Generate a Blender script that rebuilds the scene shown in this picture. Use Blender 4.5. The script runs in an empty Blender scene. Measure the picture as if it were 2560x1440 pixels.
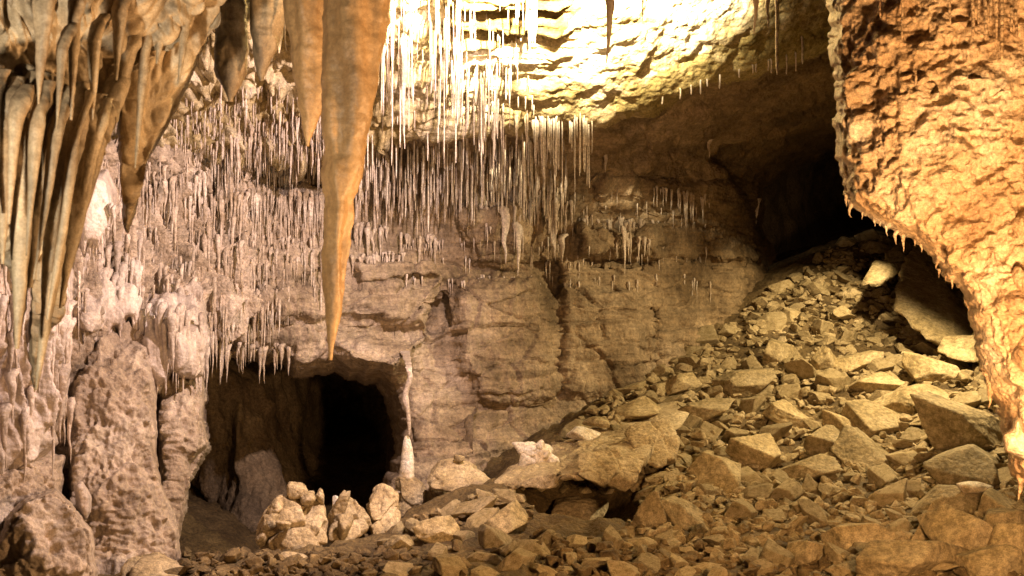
import bpy, bmesh, math, random
import numpy as np
from mathutils import Vector, Matrix

# ------------------------------------------------------------------ camera, world, lamps, exposure
SC = bpy.context.scene
COL = SC.collection
F = 2745.0            # focal length in pixels of the 2560 wide photograph
CZ = 2.2              # eye height above the low part of the cave floor
def P(u, v, d):
    return ((u - 1280.0) / F * d, d, CZ + (720.0 - v) / F * d)

cam_d = bpy.data.cameras.new("camera")
cam = bpy.data.objects.new("camera", cam_d); COL.objects.link(cam)
cam.location = (0, 0, CZ); cam.rotation_euler = (math.pi / 2, 0, 0)
cam_d.sensor_width = 36.0; cam_d.lens = 36.0 * F / 2560.0
cam_d.clip_start = 0.1; cam_d.clip_end = 200
cam_d.dof.use_dof = True; cam_d.dof.focus_distance = 12.0; cam_d.dof.aperture_fstop = 4.5
SC.camera = cam

w = bpy.data.worlds.new("World"); SC.world = w; w.use_nodes = True
bg = w.node_tree.nodes["Background"]
bg.inputs[0].default_value = (1.0, 0.62, 0.30, 1); bg.inputs[1].default_value = 0.012

def lamp(name, kind, loc, energy, color, size=0.08, target=None, angle=None, blend=0.5):
    l = bpy.data.lights.new(name, kind); l.energy = energy; l.color = color; l.shadow_soft_size = size
    o = bpy.data.objects.new(name, l); COL.objects.link(o); o.location = loc
    if target is not None:
        o.rotation_euler = (Vector(target) - Vector(loc)).to_track_quat('-Z', 'Y').to_euler()
    if angle: l.spot_size = math.radians(angle); l.spot_blend = blend
    return o
# unseen floodlights inferred from the lit rock, plus one added for the crest
lamp("floodlight_ceiling", 'SPOT', (0.55, 9.5, 5.40), 11000, (1.0, 0.82, 0.50), 0.07, (0.41, 10.22, 6.09), 133, 0.2)
lamp("floodlight_chamber", 'SPOT', (0.5, 8.8, 4.75), 1900, (1.0, 0.74, 0.645), 0.09, P(420, 700, 11), 114, 0.6)
lamp("floodlight_flowstone", 'POINT', P(2680, 1150, 4.5), 900, (1.0, 0.57, 0.25), 0.22)
lamp("floodlight_rubble", 'SPOT', (5.3, 12.8, 3.75), 1250, (1.0, 0.76, 0.40), 0.08, (2.6, 13.5, -0.6), 122, 0.5)
lamp("added_crest_fill", 'SPOT', P(2250, 430, 15.5), 650, (1.0, 0.76, 0.40), 0.08, P(1990, 790, 17.2), 66, 0.7)  # added to light the upper slope, hidden behind the hanging flowstone
lamp("floodlight_path", 'SPOT', (-0.6, 3.3, 0.5), 100, (1.0, 0.68, 0.36), 0.08, P(870, 560, 5.3), 34, 0.9)
lamp("floodlight_path_side", 'SPOT', (-1.9, 0.6, 1.5), 1000, (1.0, 0.82, 0.58), 0.15, P(60, 420, 4.4), 42, 0.9)
SC.view_settings.view_transform = 'Standard'; SC.view_settings.look = 'None'
SC.view_settings.exposure = 0.0; SC.view_settings.gamma = 1.0
SC.cycles.max_bounces = 5; SC.cycles.diffuse_bounces = 3

# ------------------------------------------------------------------ numpy noise
U32 = np.uint32
def _h(ix, iy, iz, s):
    h = ix * U32(374761393) + iy * U32(668265263) + iz * U32(2246822519) + U32((s * 3266489917) & 0xffffffff)
    h = (h ^ (h >> U32(13))) * U32(1274126177)
    h = (h ^ (h >> U32(16))) * U32(2654435761)
    return h ^ (h >> U32(15))
def vnoise(p, s=0):
    p = np.asarray(p, np.float32)
    f0 = np.floor(p); f = p - f0
    i = f0.astype(np.int32).astype(U32)
    f = f * f * f * (f * (f * 6 - 15) + 10)
    x0, y0, z0 = i[:, 0], i[:, 1], i[:, 2]
    one = U32(1)
    def c(a, b, cc):
        return _h(x0 + U32(a), y0 + U32(b), z0 + U32(cc), s).astype(np.float32) * np.float32(1 / 2147483648.0) - 1.0
    fx, fy, fz = f[:, 0], f[:, 1], f[:, 2]
    a = c(0,0,0); a += (c(1,0,0) - a) * fx
    b = c(0,1,0); b += (c(1,1,0) - b) * fx
    a += (b - a) * fy
    e = c(0,0,1); e += (c(1,0,1) - e) * fx
    g = c(0,1,1); g += (c(1,1,1) - g) * fx
    e += (g - e) * fy
    return a + (e - a) * fz
ROT = np.array([[0.80, 0.60, 0.0], [-0.48, 0.64, 0.60], [0.36, -0.48, 0.80]], np.float32)
def fbm(p, octv=4, s=0, gain=0.5, rot=True):
    p = np.asarray(p, np.float32); out = np.zeros(len(p), np.float32); a = 1.0; t = 0
    for k in range(octv):
        out += a * vnoise(p, s + k * 17); t += a; a *= gain
        p = (p @ ROT if rot else p) * 2.03 + 11.3
    return out / t
def ridged(p, octv=3, s=0, rot=False):
    p = np.asarray(p, np.float32); out = np.zeros(len(p), np.float32); a = 1.0; t = 0
    for k in range(octv):
        out += a * (1 - 2 * np.abs(vnoise(p, s + k * 31))); t += a; a *= 0.5
        p = (p @ ROT if rot else p) * 2.05 + 7.7
    return out / t
def worley(p, s=0):
    p = np.asarray(p, np.float32); f0 = np.floor(p); i = f0.astype(np.int32); fr = p - f0
    d1 = np.full(len(p), 9, np.float32); d2 = d1.copy(); idv = np.zeros(len(p), np.float32)
    for a in (-1, 0, 1):
        for b in (-1, 0, 1):
            for c in (-1, 0, 1):
                ii = (i + np.array([a, b, c], np.int32)).astype(U32)
                h = _h(ii[:, 0], ii[:, 1], ii[:, 2], s)
                q = np.stack([(h & U32(1023)), ((h >> U32(10)) & U32(1023)), ((h >> U32(20)) & U32(1023))], 1).astype(np.float32) / 1023.0
                dd = (((q + np.array([a, b, c], np.float32)) - fr) ** 2).sum(1)
                n1 = dd < d1
                d2 = np.where(n1, d1, np.minimum(d2, dd)); idv = np.where(n1, (h & U32(4095)).astype(np.float32) / 4095, idv)
                d1 = np.where(n1, dd, d1)
    return np.sqrt(d1), np.sqrt(d2), idv
def sstep(a, b, x):
    t = np.clip((np.asarray(x, np.float32) - a) / (b - a), 0, 1); return t * t * (3 - 2 * t)
def S3(p, a, b, c): return p * np.array([a, b, c], np.float32)

class TPS:
    def __init__(self, pts, sc):
        a = np.array(pts, float); self.x = a[:, :2] / sc; self.sc = sc; n = len(a)
        K = self.k(self.x, self.x) + np.eye(n) * 1e-4
        Q = np.hstack([np.ones((n, 1)), self.x]); A = np.zeros((n + 3, n + 3))
        A[:n, :n] = K; A[:n, n:] = Q; A[n:, :n] = Q.T
        self.w = np.linalg.solve(A, np.concatenate([a[:, 2], np.zeros(3)])); self.n = n
    def k(self, a, b):
        r2 = ((a[:, None, :] - b[None]) ** 2).sum(2); return 0.5 * r2 * np.log(r2 + 1e-9)
    def __call__(self, u, v):
        u = np.asarray(u, float); sh = u.shape; q = np.stack([u.ravel(), np.asarray(v, float).ravel()], 1) / self.sc
        out = np.empty(len(q))
        for s in range(0, len(q), 60000):
            b = q[s:s + 60000]
            out[s:s + 60000] = self.k(b, self.x) @ self.w[:self.n] + self.w[self.n] + b @ self.w[self.n + 1:]
        return out.reshape(sh)
class Depth:                      # smooth surface through (px, py, depth) points: planes stay planes
    def __init__(self, pts): self.t = TPS([(u, v, 1.0 / d) for u, v, d in pts], 500.0)
    def __call__(self, u, v): return 1.0 / np.clip(self.t(u, v), 1 / 45.0, 1 / 2.5)

def poly_jitter(poly, step, amp, seed, scale=40.0):
    out = []; n = len(poly)
    for i in range(n):
        a = np.array(poly[i], float); b = np.array(poly[(i + 1) % n], float); m = max(1, int(np.hypot(*(b - a)) / step))
        for k in range(m): out.append(a + (b - a) * k / m)
    o = np.array(out); q = np.stack([o[:, 0], o[:, 1], np.zeros(len(o))], 1) / scale
    o[:, 0] += amp * fbm(q, 3, seed); o[:, 1] += amp * fbm(q + 50, 3, seed + 3); o[:, 0] += 0.4 * amp * vnoise(q * 4.3, seed + 5); o[:, 1] += 0.4 * amp * vnoise(q * 4.3 + 9, seed + 6)
    return o
def inside(poly, u, v):
    poly = np.asarray(poly, float); res = np.zeros(u.shape, bool); n = len(poly)
    for i in range(n):
        x0, y0 = poly[i]; x1, y1 = poly[(i + 1) % n]
        if y0 == y1: continue
        c = ((y0 > v) != (y1 > v)) & (u < (x1 - x0) * (v - y0) / (y1 - y0) + x0); res ^= c
    return res
def edge_dist(poly, u, v, near=False):
    poly = np.asarray(poly, float); best = np.full(u.shape, 1e9); bx = np.zeros(u.shape); by = np.zeros(u.shape); n = len(poly)
    for i in range(n):
        x0, y0 = poly[i]; x1, y1 = poly[(i + 1) % n]; dx, dy = x1 - x0, y1 - y0; L = dx * dx + dy * dy + 1e-9
        t = np.clip(((u - x0) * dx + (v - y0) * dy) / L, 0, 1); qx = x0 + t * dx; qy = y0 + t * dy
        dd = (u - qx) ** 2 + (v - qy) ** 2; m = dd < best
        best = np.where(m, dd, best)
        if near: bx = np.where(m, qx, bx); by = np.where(m, qy, by)
    return (np.sqrt(best), bx, by) if near else np.sqrt(best)

# ------------------------------------------------------------------ mesh + tag helpers
def mesh_np(name, co, faces, mat=None, smooth=True):
    me = bpy.data.meshes.new(name); co = np.asarray(co, np.float32); faces = np.asarray(faces, np.int32); k = faces.shape[1]
    me.vertices.add(len(co)); me.vertices.foreach_set("co", co.ravel())
    me.loops.add(faces.size); me.loops.foreach_set("vertex_index", faces.ravel())
    me.polygons.add(len(faces)); me.polygons.foreach_set("loop_start", np.arange(0, faces.size, k, dtype=np.int32))
    me.polygons.foreach_set("use_smooth", np.full(len(faces), smooth))
    me.update(calc_edges=True); me.validate()
    if mat: me.materials.append(mat)
    return me
def link(name, me, parent=None, loc=(0, 0, 0)):
    o = bpy.data.objects.new(name, me); COL.objects.link(o); o.location = loc
    if parent: o.parent = parent
    return o
def tag(o, label=None, cat=None, group=None, kind=None):
    if label: o["label"] = label
    if cat: o["category"] = cat
    if group: o["group"] = group
    if kind: o["kind"] = kind
    return o
def centred(name, co, faces, mat, parent=None, base=None, smooth=True):
    """mesh object whose origin sits at base (or the centroid); child coordinates are relative to the parent."""
    co = np.asarray(co, np.float32); b = np.asarray(base if base is not None else co.mean(0), np.float32)
    me = mesh_np(name, co - b, faces, mat, smooth); o = link(name, me)
    if parent is not None:
        o.parent = parent; o.location = Vector([float(x) for x in b]) - parent.location
    else: o.location = [float(x) for x in b]
    return o
def quads(nv, nu, off=0):
    i = np.arange(nv - 1)[:, None] * nu + np.arange(nu - 1)[None]
    return np.stack([i, i + nu, i + nu + 1, i + 1], -1).reshape(-1, 4) + off
def grid_normals(pos):
    du = np.gradient(pos, axis=1); dv = np.gradient(pos, axis=0); n = np.cross(du, dv); n /= np.linalg.norm(n, axis=2, keepdims=True) + 1e-9
    view = pos - np.array([0, 0, CZ]); s = np.sign((n * view).sum(2, keepdims=True)); s[s == 0] = 1
    return -n * s
def compact(co, faces):
    used = np.unique(faces); m = np.full(len(co), -1, np.int64); m[used] = np.arange(len(used)); return co[used], m[faces]

# ------------------------------------------------------------------ materials
def rock_mat(name, cols, scale=1.6, speck=26.0, bump=0.5, bump_scale=14.0, rough=0.82, strat=0.0, spec=0.3, vary=0.0, streak=0.0, dist=0.03, grain=1.0):
    m = bpy.data.materials.new(name); m.use_nodes = True; nt = m.node_tree; N = nt.nodes; L = nt.links
    bs = N["Principled BSDF"]; bs.inputs["Roughness"].default_value = rough; bs.inputs["Specular IOR Level"].default_value = spec
    tc = N.new("ShaderNodeTexCoord"); geo = N.new("ShaderNodeNewGeometry")
    src = tc.outputs["Object"] if vary else geo.outputs["Position"]
    def noise(sc, det=6, rg=0.6, vec=src):
        n = N.new("ShaderNodeTexNoise"); n.inputs["Scale"].default_value = sc; n.inputs["Detail"].default_value = det
        n.inputs["Roughness"].default_value = rg; L.new(vec, n.inputs["Vector"]); return n
    n1 = noise(scale, 8, 0.62); rp = N.new("ShaderNodeValToRGB"); L.new(n1.outputs["Fac"], rp.inputs["Fac"])
    el = rp.color_ramp.elements
    pos = np.linspace(0.33, 0.68, len(cols))
    while len(el) < len(cols): el.new(0.5)
    for e, p_, c in zip(el, pos, cols): e.position = float(p_); e.color = (*c, 1)
    col = rp.outputs["Color"]
    def mult(c, fac_out, lo, hi, a=0.35, b=0.65):
        mr = N.new("ShaderNodeMapRange"); mr.inputs["From Min"].default_value = a; mr.inputs["From Max"].default_value = b
        mr.inputs["To Min"].default_value = lo; mr.inputs["To Max"].default_value = hi; L.new(fac_out, mr.inputs["Value"])
        mx = N.new("ShaderNodeMix"); mx.data_type = 'RGBA'; mx.blend_type = 'MULTIPLY'; mx.inputs["Factor"].default_value = 1.0
        L.new(c, mx.inputs["A"]); L.new(mr.outputs["Result"], mx.inputs["B"]); return mx.outputs["Result"]
    n2 = noise(speck, 4, 0.7); col = mult(col, n2.outputs["Fac"], 1 - 0.38 * grain, 1 + 0.25 * grain)
    n2b = noise(speck * 4.5, 2, 0.6); col = mult(col, n2b.outputs["Fac"], 1 - 0.28 * grain, 1 + 0.22 * grain)
    hs = None
    if streak:
        mp = N.new("ShaderNodeMapping"); mp.inputs["Scale"].default_value = (9, 9, 0.55); L.new(src, mp.inputs["Vector"])
        n3 = noise(1.0, 5, 0.6, mp.outputs["Vector"]); col = mult(col, n3.outputs["Fac"], 1 - streak, 1 + streak * 0.5)
    if strat:
        mp2 = N.new("ShaderNodeMapping"); mp2.inputs["Scale"].default_value = (0.8, 0.8, 9); L.new(src, mp2.inputs["Vector"])
        n4 = noise(1.0, 5, 0.65, mp2.outputs["Vector"]); col = mult(col, n4.outputs["Fac"], 1 - strat, 1 + strat * 0.5); hs = n4
    if vary:
        oi = N.new("ShaderNodeObjectInfo"); col = mult(col, oi.outputs["Random"], 1 - vary, 1 + vary, 0, 1)
    L.new(col, bs.inputs["Base Color"])
    b1 = noise(bump_scale, 8, 0.68); b2 = N.new("ShaderNodeTexVoronoi"); b2.inputs["Scale"].default_value = bump_scale * 2.2; L.new(src, b2.inputs["Vector"])
    ad = N.new("ShaderNodeMath"); ad.operation = 'MULTIPLY_ADD'; ad.inputs[1].default_value = -0.45; L.new(b2.outputs["Distance"], ad.inputs[0]); L.new(b1.outputs["Fac"], ad.inputs[2])
    h = ad.outputs[0]
    if hs:
        a2 = N.new("ShaderNodeMath"); a2.operation = 'MULTIPLY_ADD'; a2.inputs[1].default_value = 0.9; L.new(hs.outputs["Fac"], a2.inputs[0]); L.new(h, a2.inputs[2]); h = a2.outputs[0]
    bp = N.new("ShaderNodeBump"); bp.inputs["Strength"].default_value = bump; bp.inputs["Distance"].default_value = dist
    L.new(h, bp.inputs["Height"]); L.new(bp.outputs["Normal"], bs.inputs["Normal"])
    return m
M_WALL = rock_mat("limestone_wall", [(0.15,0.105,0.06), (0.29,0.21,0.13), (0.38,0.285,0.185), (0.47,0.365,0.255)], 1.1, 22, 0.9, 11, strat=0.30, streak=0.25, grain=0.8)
def coat_or_shade(m, x0, x1, colr):
    """tint growing towards one side"""
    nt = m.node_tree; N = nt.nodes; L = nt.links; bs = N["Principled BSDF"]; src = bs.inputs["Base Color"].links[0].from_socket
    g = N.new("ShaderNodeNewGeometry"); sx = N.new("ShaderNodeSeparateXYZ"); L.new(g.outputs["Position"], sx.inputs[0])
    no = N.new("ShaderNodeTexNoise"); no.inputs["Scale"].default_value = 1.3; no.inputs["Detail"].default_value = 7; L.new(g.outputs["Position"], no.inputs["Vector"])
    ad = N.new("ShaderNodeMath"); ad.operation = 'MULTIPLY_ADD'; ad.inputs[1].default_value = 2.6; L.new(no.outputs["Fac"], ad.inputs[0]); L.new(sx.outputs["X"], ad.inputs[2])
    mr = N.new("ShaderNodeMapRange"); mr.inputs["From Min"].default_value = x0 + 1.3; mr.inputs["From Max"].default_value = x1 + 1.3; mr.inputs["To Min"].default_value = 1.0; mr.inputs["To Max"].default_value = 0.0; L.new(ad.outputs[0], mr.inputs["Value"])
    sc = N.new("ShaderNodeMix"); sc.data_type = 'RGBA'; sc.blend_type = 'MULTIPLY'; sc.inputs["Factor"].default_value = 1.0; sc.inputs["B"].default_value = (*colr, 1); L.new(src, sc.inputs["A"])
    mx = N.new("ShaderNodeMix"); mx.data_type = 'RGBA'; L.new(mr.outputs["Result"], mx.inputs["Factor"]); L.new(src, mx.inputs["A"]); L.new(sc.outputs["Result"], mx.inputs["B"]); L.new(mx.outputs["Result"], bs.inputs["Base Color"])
coat_or_shade(M_WALL, -3.2, -0.2, (1.5, 1.62, 1.95)); coat_or_shade(M_WALL, 4.2, 0.8, (0.62, 0.56, 0.44))  # first call: pale calcite; second paints shade into the right wall's colour
M_GRAVEL = rock_mat("rubble_gravel", [(0.12,0.09,0.045), (0.26,0.195,0.10), (0.35,0.27,0.15), (0.43,0.34,0.21)], 2.6, 20, 0.6, 10)  # small stones between the rocks, a little darker than them
M_MUD = rock_mat("muddy_gravel", [(0.06,0.04,0.018), (0.12,0.08,0.036), (0.18,0.125,0.058), (0.26,0.19,0.10)], 2.6, 20, 0.6, 10)
M_CEIL = rock_mat("limestone_ceiling", [(0.22,0.16,0.06), (0.42,0.33,0.17), (0.55,0.46,0.30), (0.68,0.60,0.46)], 1.7, 20, 0.8, 10, strat=0.15)
M_BEDS = rock_mat("ochre_beds", [(0.07,0.045,0.012), (0.15,0.10,0.03), (0.24,0.17,0.055), (0.36,0.27,0.12)], 1.6, 20, 0.9, 10, strat=0.6)
M_LICHEN = rock_mat("ochre_stained_limestone", [(0.22,0.17,0.06), (0.32,0.25,0.10), (0.38,0.30,0.13), (0.50,0.42,0.25)], 1.7, 16, 0.9, 9, strat=0.15)
M_FLOW = rock_mat("flowstone", [(0.38,0.29,0.23), (0.52,0.43,0.36), (0.62,0.53,0.47), (0.72,0.64,0.58)], 1.5, 24, 0.6, 13, streak=0.34, rough=0.5, spec=0.45, grain=0.5)
M_COLUMN = rock_mat("column_limestone", [(0.24,0.18,0.125), (0.36,0.28,0.205), (0.44,0.35,0.27), (0.54,0.45,0.36)], 1.7, 24, 0.8, 12, streak=0.3, rough=0.75, grain=0.6)
M_FLOWR = rock_mat("flowstone_orange", [(0.24,0.13,0.06), (0.48,0.32,0.17), (0.60,0.44,0.27), (0.78,0.66,0.50)], 1.5, 26, 0.9, 16, rough=0.45, spec=0.5, strat=0.10)
M_DARK = rock_mat("dripstone_brown", [(0.24,0.17,0.11), (0.37,0.285,0.19), (0.48,0.39,0.27), (0.58,0.49,0.36)], 1.8, 30, 0.4, 9, streak=0.6, rough=0.48, spec=0.45, grain=0.6)
M_AMBER = rock_mat("dripstone_amber", [(0.32,0.20,0.10), (0.40,0.26,0.13), (0.46,0.30,0.15), (0.52,0.35,0.19)], 2.2, 40, 0.3, 12, streak=0.3, rough=0.45, spec=0.5, grain=0.5)
M_STRAW = rock_mat("calcite_straw", [(0.50,0.40,0.27), (0.62,0.53,0.42), (0.72,0.64,0.55), (0.78,0.72,0.66)], 3.0, 30, 0.2, 20, rough=0.45, spec=0.5)
M_CONE = rock_mat("dripstone_pale", [(0.38,0.28,0.18), (0.52,0.42,0.33), (0.64,0.54,0.46), (0.74,0.66,0.58)], 2.6, 30, 0.4, 18, rough=0.6, streak=0.2)
M_WHITE = rock_mat("calcite_white", [(0.55,0.42,0.26), (0.74,0.64,0.50), (0.82,0.76,0.66), (0.86,0.82,0.75)], 6.0, 40, 0.3, 26, rough=0.5)
M_ROCK = rock_mat("rubble_limestone", [(0.17,0.125,0.06), (0.31,0.235,0.12), (0.38,0.295,0.165), (0.45,0.36,0.22)], 2.6, 20, 0.55, 10, vary=0.22)
M_BOULD = rock_mat("boulder_limestone", [(0.24,0.17,0.085), (0.38,0.29,0.165), (0.46,0.36,0.22), (0.54,0.44,0.29)], 2.2, 22, 0.8, 11, vary=0.12)
M_FLOOR = rock_mat("cave_earth", [(0.055,0.035,0.015), (0.10,0.066,0.028), (0.14,0.095,0.042), (0.19,0.135,0.065)], 1.8, 22, 0.9, 12)
M_DEEP = rock_mat("passage_rock", [(0.11,0.08,0.05), (0.20,0.145,0.09), (0.27,0.205,0.13), (0.33,0.26,0.17)], 1.3, 22, 0.8, 9, streak=0.2)  # toned down so the passage's shade is partly in its colour

# ------------------------------------------------------------------ the cave's shell: ceiling and walls
ceil_D = Depth([(-400,-200,7.4),(300,-200,8.2),(700,-200,8.5),(1100,-200,10.3),(1500,-200,11.2),(2000,-200,11.7),(2700,-200,11.9),
    (-400,0,8.2),(300,0,10.2),(700,0,10.9),(1100,0,11.2),(1500,0,11.6),(2000,0,12.1),(2700,0,12.4),
    (100,180,10.3),(450,180,11.8),(700,180,12.1),(1000,180,12.1),(1300,180,12.2),(1700,150,12.5),(2060,80,12.8),
    (250,340,11.3),(500,370,12.2),(800,370,12.8),(960,320,12.7),(1400,290,12.9),(1750,190,12.8),(2080,105,13.0),(2600,60,13.4)])
wall_D = Depth([(960,400,14.0),(1200,400,14.2),(1450,400,14.7),(1450,310,14.0),(1600,270,13.8),(1600,340,14.8),(1850,180,13.7),(1850,260,15),(2080,140,13.9),(2080,230,15.5),(2080,330,17.5),
    (1800,360,16.2),(2400,300,18),(1900,520,17.6),(2100,520,20),(1700,600,16.6),(1700,880,16.2),(1500,600,15.7),(1500,950,15.4),(1200,600,14.8),(1200,900,14.5),(1120,1200,13.2),
    (900,550,14.2),(900,800,13.8),(650,400,12.9),(650,550,13.2),(650,780,13.0),(450,420,12.1),(450,560,12.3),(450,800,11.7),(300,420,11.2),(300,560,11.3),(300,900,11.2),(100,700,9.8),(0,400,9.2),
    (-400,600,8),(0,1200,9.2),(300,1300,10.6),(600,1300,12.3),(-400,1400,8),(1500,1350,14),(1900,850,17.9),(2150,1000,17.5),(2450,800,19.5),(2700,500,19),(2700,1300,15),(1000,1440,12)])
LIP = np.array([(-400,330),(200,345),(450,372),(640,380),(830,372),(960,335),(1200,318),(1400,308),(1540,286),(1640,245),(1750,200),(1850,172),(1950,140),(2080,105),(2300,80),(2700,60)], float)
def lip(u): return np.interp(u, LIP[:, 0], LIP[:, 1])
FEAT = [  # (polygon, towards camera in m, soft width in px): ledges, bulges, recesses of the back wall
    ([(600,400),(720,378),(850,400),(860,470),(700,492),(590,455)], -0.55, 22),
    ([(590,740),(700,705),(1000,690),(1115,685),(1110,720),(1075,800),(1070,822),(960,808),(820,806),(700,800),(600,790)], 0.25, 26),
    ([(600,806),(760,822),(960,818),(1062,826),(1058,842),(900,842),(700,838),(620,826)], -0.10, 14),
    ([(836,850),(1060,846),(1040,930),(985,955),(900,958),(850,915)], 0.85, 80),
    ([(1130,700),(1240,680),(1340,690),(1380,750),(1390,1000),(1200,1010),(1130,900)], 0.35, 40),
    ([(1085,760),(1118,735),(1130,800),(1110,835),(1070,830)], -0.4, 14),
    ([(1150,520),(1300,500),(1330,600),(1290,670),(1180,665)], 0.30, 30),
    ([(1440,560),(1640,570),(1650,640),(1560,640),(1450,638)], 0.42, 22),
    ([(1455,642),(1570,640),(1640,650),(1630,668),(1470,660)], -0.5, 8),
    ([(1400,705),(1590,720),(1610,1000),(1400,1000)], 0.22, 30),
    ([(1300,655),(1400,640),(1420,690),(1390,760),(1350,690)], -0.30, 18),
    ([(1618,760),(1650,760),(1650,980),(1620,980)], -0.25, 12),
    ([(880,660),(1080,650),(1100,690),(900,700)], 0.22, 10),
    ([(560,610),(830,600),(830,690),(560,720)], 0.20, 25),
    ([(1480,440),(1900,450),(1950,530),(1500,520)], 0.22, 20),
    ([(1770,395),(1850,343),(1950,324),(2200,316),(2300,600),(1900,600),(1850,480)], -1.1, 16),
    ([(1700,640),(1900,650),(1900,670),(1700,662)], -0.3, 8),
]
HOLE = poly_jitter([(500,880),(600,895),(705,905),(725,945),(830,925),(900,950),(938,958),(966,990),(984,1045),(988,1110),(972,1190),(958,1290),(950,1460),(420,1460),(460,1220),(520,1120),(505,1000)], 8, 13, 5, 55.0)
VOID = poly_jitter([(1900,470),(1990,410),(2090,380),(2300,400),(2330,560),(2230,600),(2100,640),(2000,690),(1940,650),(1900,580)], 8, 8, 9)
STEP = 3.0
us = np.arange(-390, 2690, STEP); vs = np.arange(-230, 1465, STEP)
UU, VV = np.meshgrid(us, vs)
dc = ceil_D(UU, VV); dw = wall_D(UU, VV)
lp = lip(UU); wv = np.interp(UU, [0, 900, 1100, 1500, 2080], [16, 20, 26, 40, 50])
jag = fbm(np.stack([UU.ravel() / 60, VV.ravel() / 60, UU.ravel() * 0], 1), 3, 3).reshape(UU.shape) * 16
blend = sstep(0, 1, (VV + jag - lp) / wv)
dd = dc * (1 - blend) + np.maximum(dw, 0) * blend
for poly, amp, soft in FEAT:
    pj = poly_jitter(poly, 8, 5, int(poly[0][0]))
    ins = inside(pj, UU, VV); e = edge_dist(pj, UU, VV); e = np.where(ins, e, -e)
    dd -= amp * sstep(-soft * 0.3, soft, e)
ins = inside(HOLE, UU, VV); eh = edge_dist(HOLE, UU, VV); hole_in = ins & (eh > 9); eh = np.where(ins, -eh, eh)
dd += 1.6 * np.exp(-np.maximum(eh + 9, 0) / 22.0) * (eh < 150)
ins = inside(VOID, UU, VV); ev = edge_dist(VOID, UU, VV); void_in = ins & (ev > 9); ev = np.where(ins, -ev, ev)
dd += 2.4 * np.exp(-np.maximum(ev + 9, 0) / 60.0)
POS = np.stack([(UU - 1280) / F * dd, dd, CZ + (720 - VV) / F * dd], -1)
NRM = grid_normals(POS)
p = POS.reshape(-1, 3).astype(np.float32); uf = UU.ravel(); vf = VV.ravel(); bl = blend.ravel()
left = 1 - sstep(520, 900, uf)                    # draped flowstone side
left_d = left * bl
mid_flute = sstep(850, 950, uf) * (1 - sstep(1350, 1650, uf)) * sstep(340, 420, vf) * (1 - sstep(560, 680, vf))
fl = ridged(S3(p, 5.5, 5.5, 0.55) + fbm(p * 0.8, 2, 70)[:, None] * 0.9, 3, 11)
fl2 = ridged(S3(p, 11, 11, 1.3), 2, 41)
f1, f2, idw = worley(S3(p, 1.5, 1.5, 3.4) + 0.35 * fbm(p * 1.4, 2, 5)[:, None], 9)
crack = np.exp(-((f2 - f1) / 0.055) ** 2)
strat = ridged(S3(p, 0.7, 0.7, 5.5) + fbm(p * 0.5, 2, 90)[:, None] * 0.6, 3, 21)
lines = np.exp(-(np.abs(vnoise(S3(p, 0.7, 0.7, 5.5) + 0.4 * fbm(p * 2, 2, 8)[:, None], 61)) / 0.05) ** 2)
big = fbm(p * 0.75, 4, 31)
fine = fbm(p * 5.0, 4, 51)
g1, g2, _ = worley(p * 4.2, 19)
pop = np.clip(0.6 - g1, 0, 1)
disp_w = 0.21 * big + 0.05 * fine
disp_w += left_d * (0.20 * fl + 0.10 * fl2 + 0.04 * ridged(S3(p, 20, 20, 2.6), 2, 43)) + mid_flute * (0.10 * fl + 0.04 * fl2)
cen = bl * (1 - left) * (1 - mid_flute)
disp_w += cen * (0.05 * strat + 0.012 * ridged(S3(p, 0.8, 0.8, 13) + fbm(p, 2, 91)[:, None] * 0.5, 2, 22) + 0.10 * (idw - 0.5) - 0.05 * crack - 0.07 * lines * sstep(-0.2, 0.3, big) + 0.03 * fl)
# ceiling: rough beds, popcorn knobs towards the left
cs = ridged(S3(p, 0.55, 0.9, 7.0) + fbm(p * 0.6, 2, 97)[:, None] * 0.9, 3, 25)
popw = 1 - sstep(850, 1150, uf)
disp_c = 0.22 * ridged(S3(p, 0.5, 0.8, 9) + 0.4 * fbm(p * 0.8, 2, 99)[:, None], 2, 27) * sstep(1080, 1150, uf) * (1 - sstep(1380, 1450, uf)) * (1 - sstep(80, 130, vf)) + 0.10 * big + 0.05 * fine + (0.10 * cs * sstep(940, 1050, uf) * (1 - sstep(1380, 1480, uf)) + 0.05 * (idw - 0.5)) * (1 - 0.7 * sstep(1350, 1600, uf)) + 0.03 * fbm(p * 9, 3, 35) + popw * (0.55 * pop + 0.10 * fl + 0.22 * np.clip(0.55 - worley(p * 8.0, 23)[0], 0, 1)) + 0.03 * ridged(p * 3.2, 3, 77)
disp = disp_w * bl + disp_c * (1 - bl)
disp = disp * (1 - 0.5 * np.exp(-np.clip(np.minimum(eh, ev).ravel() + 9, 0, None) / 14.0))
_w = np.exp(-np.clip(np.minimum(eh, ev).ravel() + 9, 0, None) / 75.0)[:, None]; _vd = np.array([0, 0, CZ]) - p; _vd /= np.linalg.norm(_vd, axis=1, keepdims=True); _n = NRM.reshape(-1, 3) * (1 - _w) + _vd * _w; POSd = (p + _n * disp[:, None]).astype(np.float32)
PD = POSd.reshape(POS.shape)
DD = PD[..., 1]
fq = quads(len(vs), len(us))
cu = uf[fq].mean(1); hid = hole_in.ravel() | void_in.ravel()
okf = ~hid[fq].any(1)
isc = (bl[fq].mean(1) < 0.5)
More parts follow.
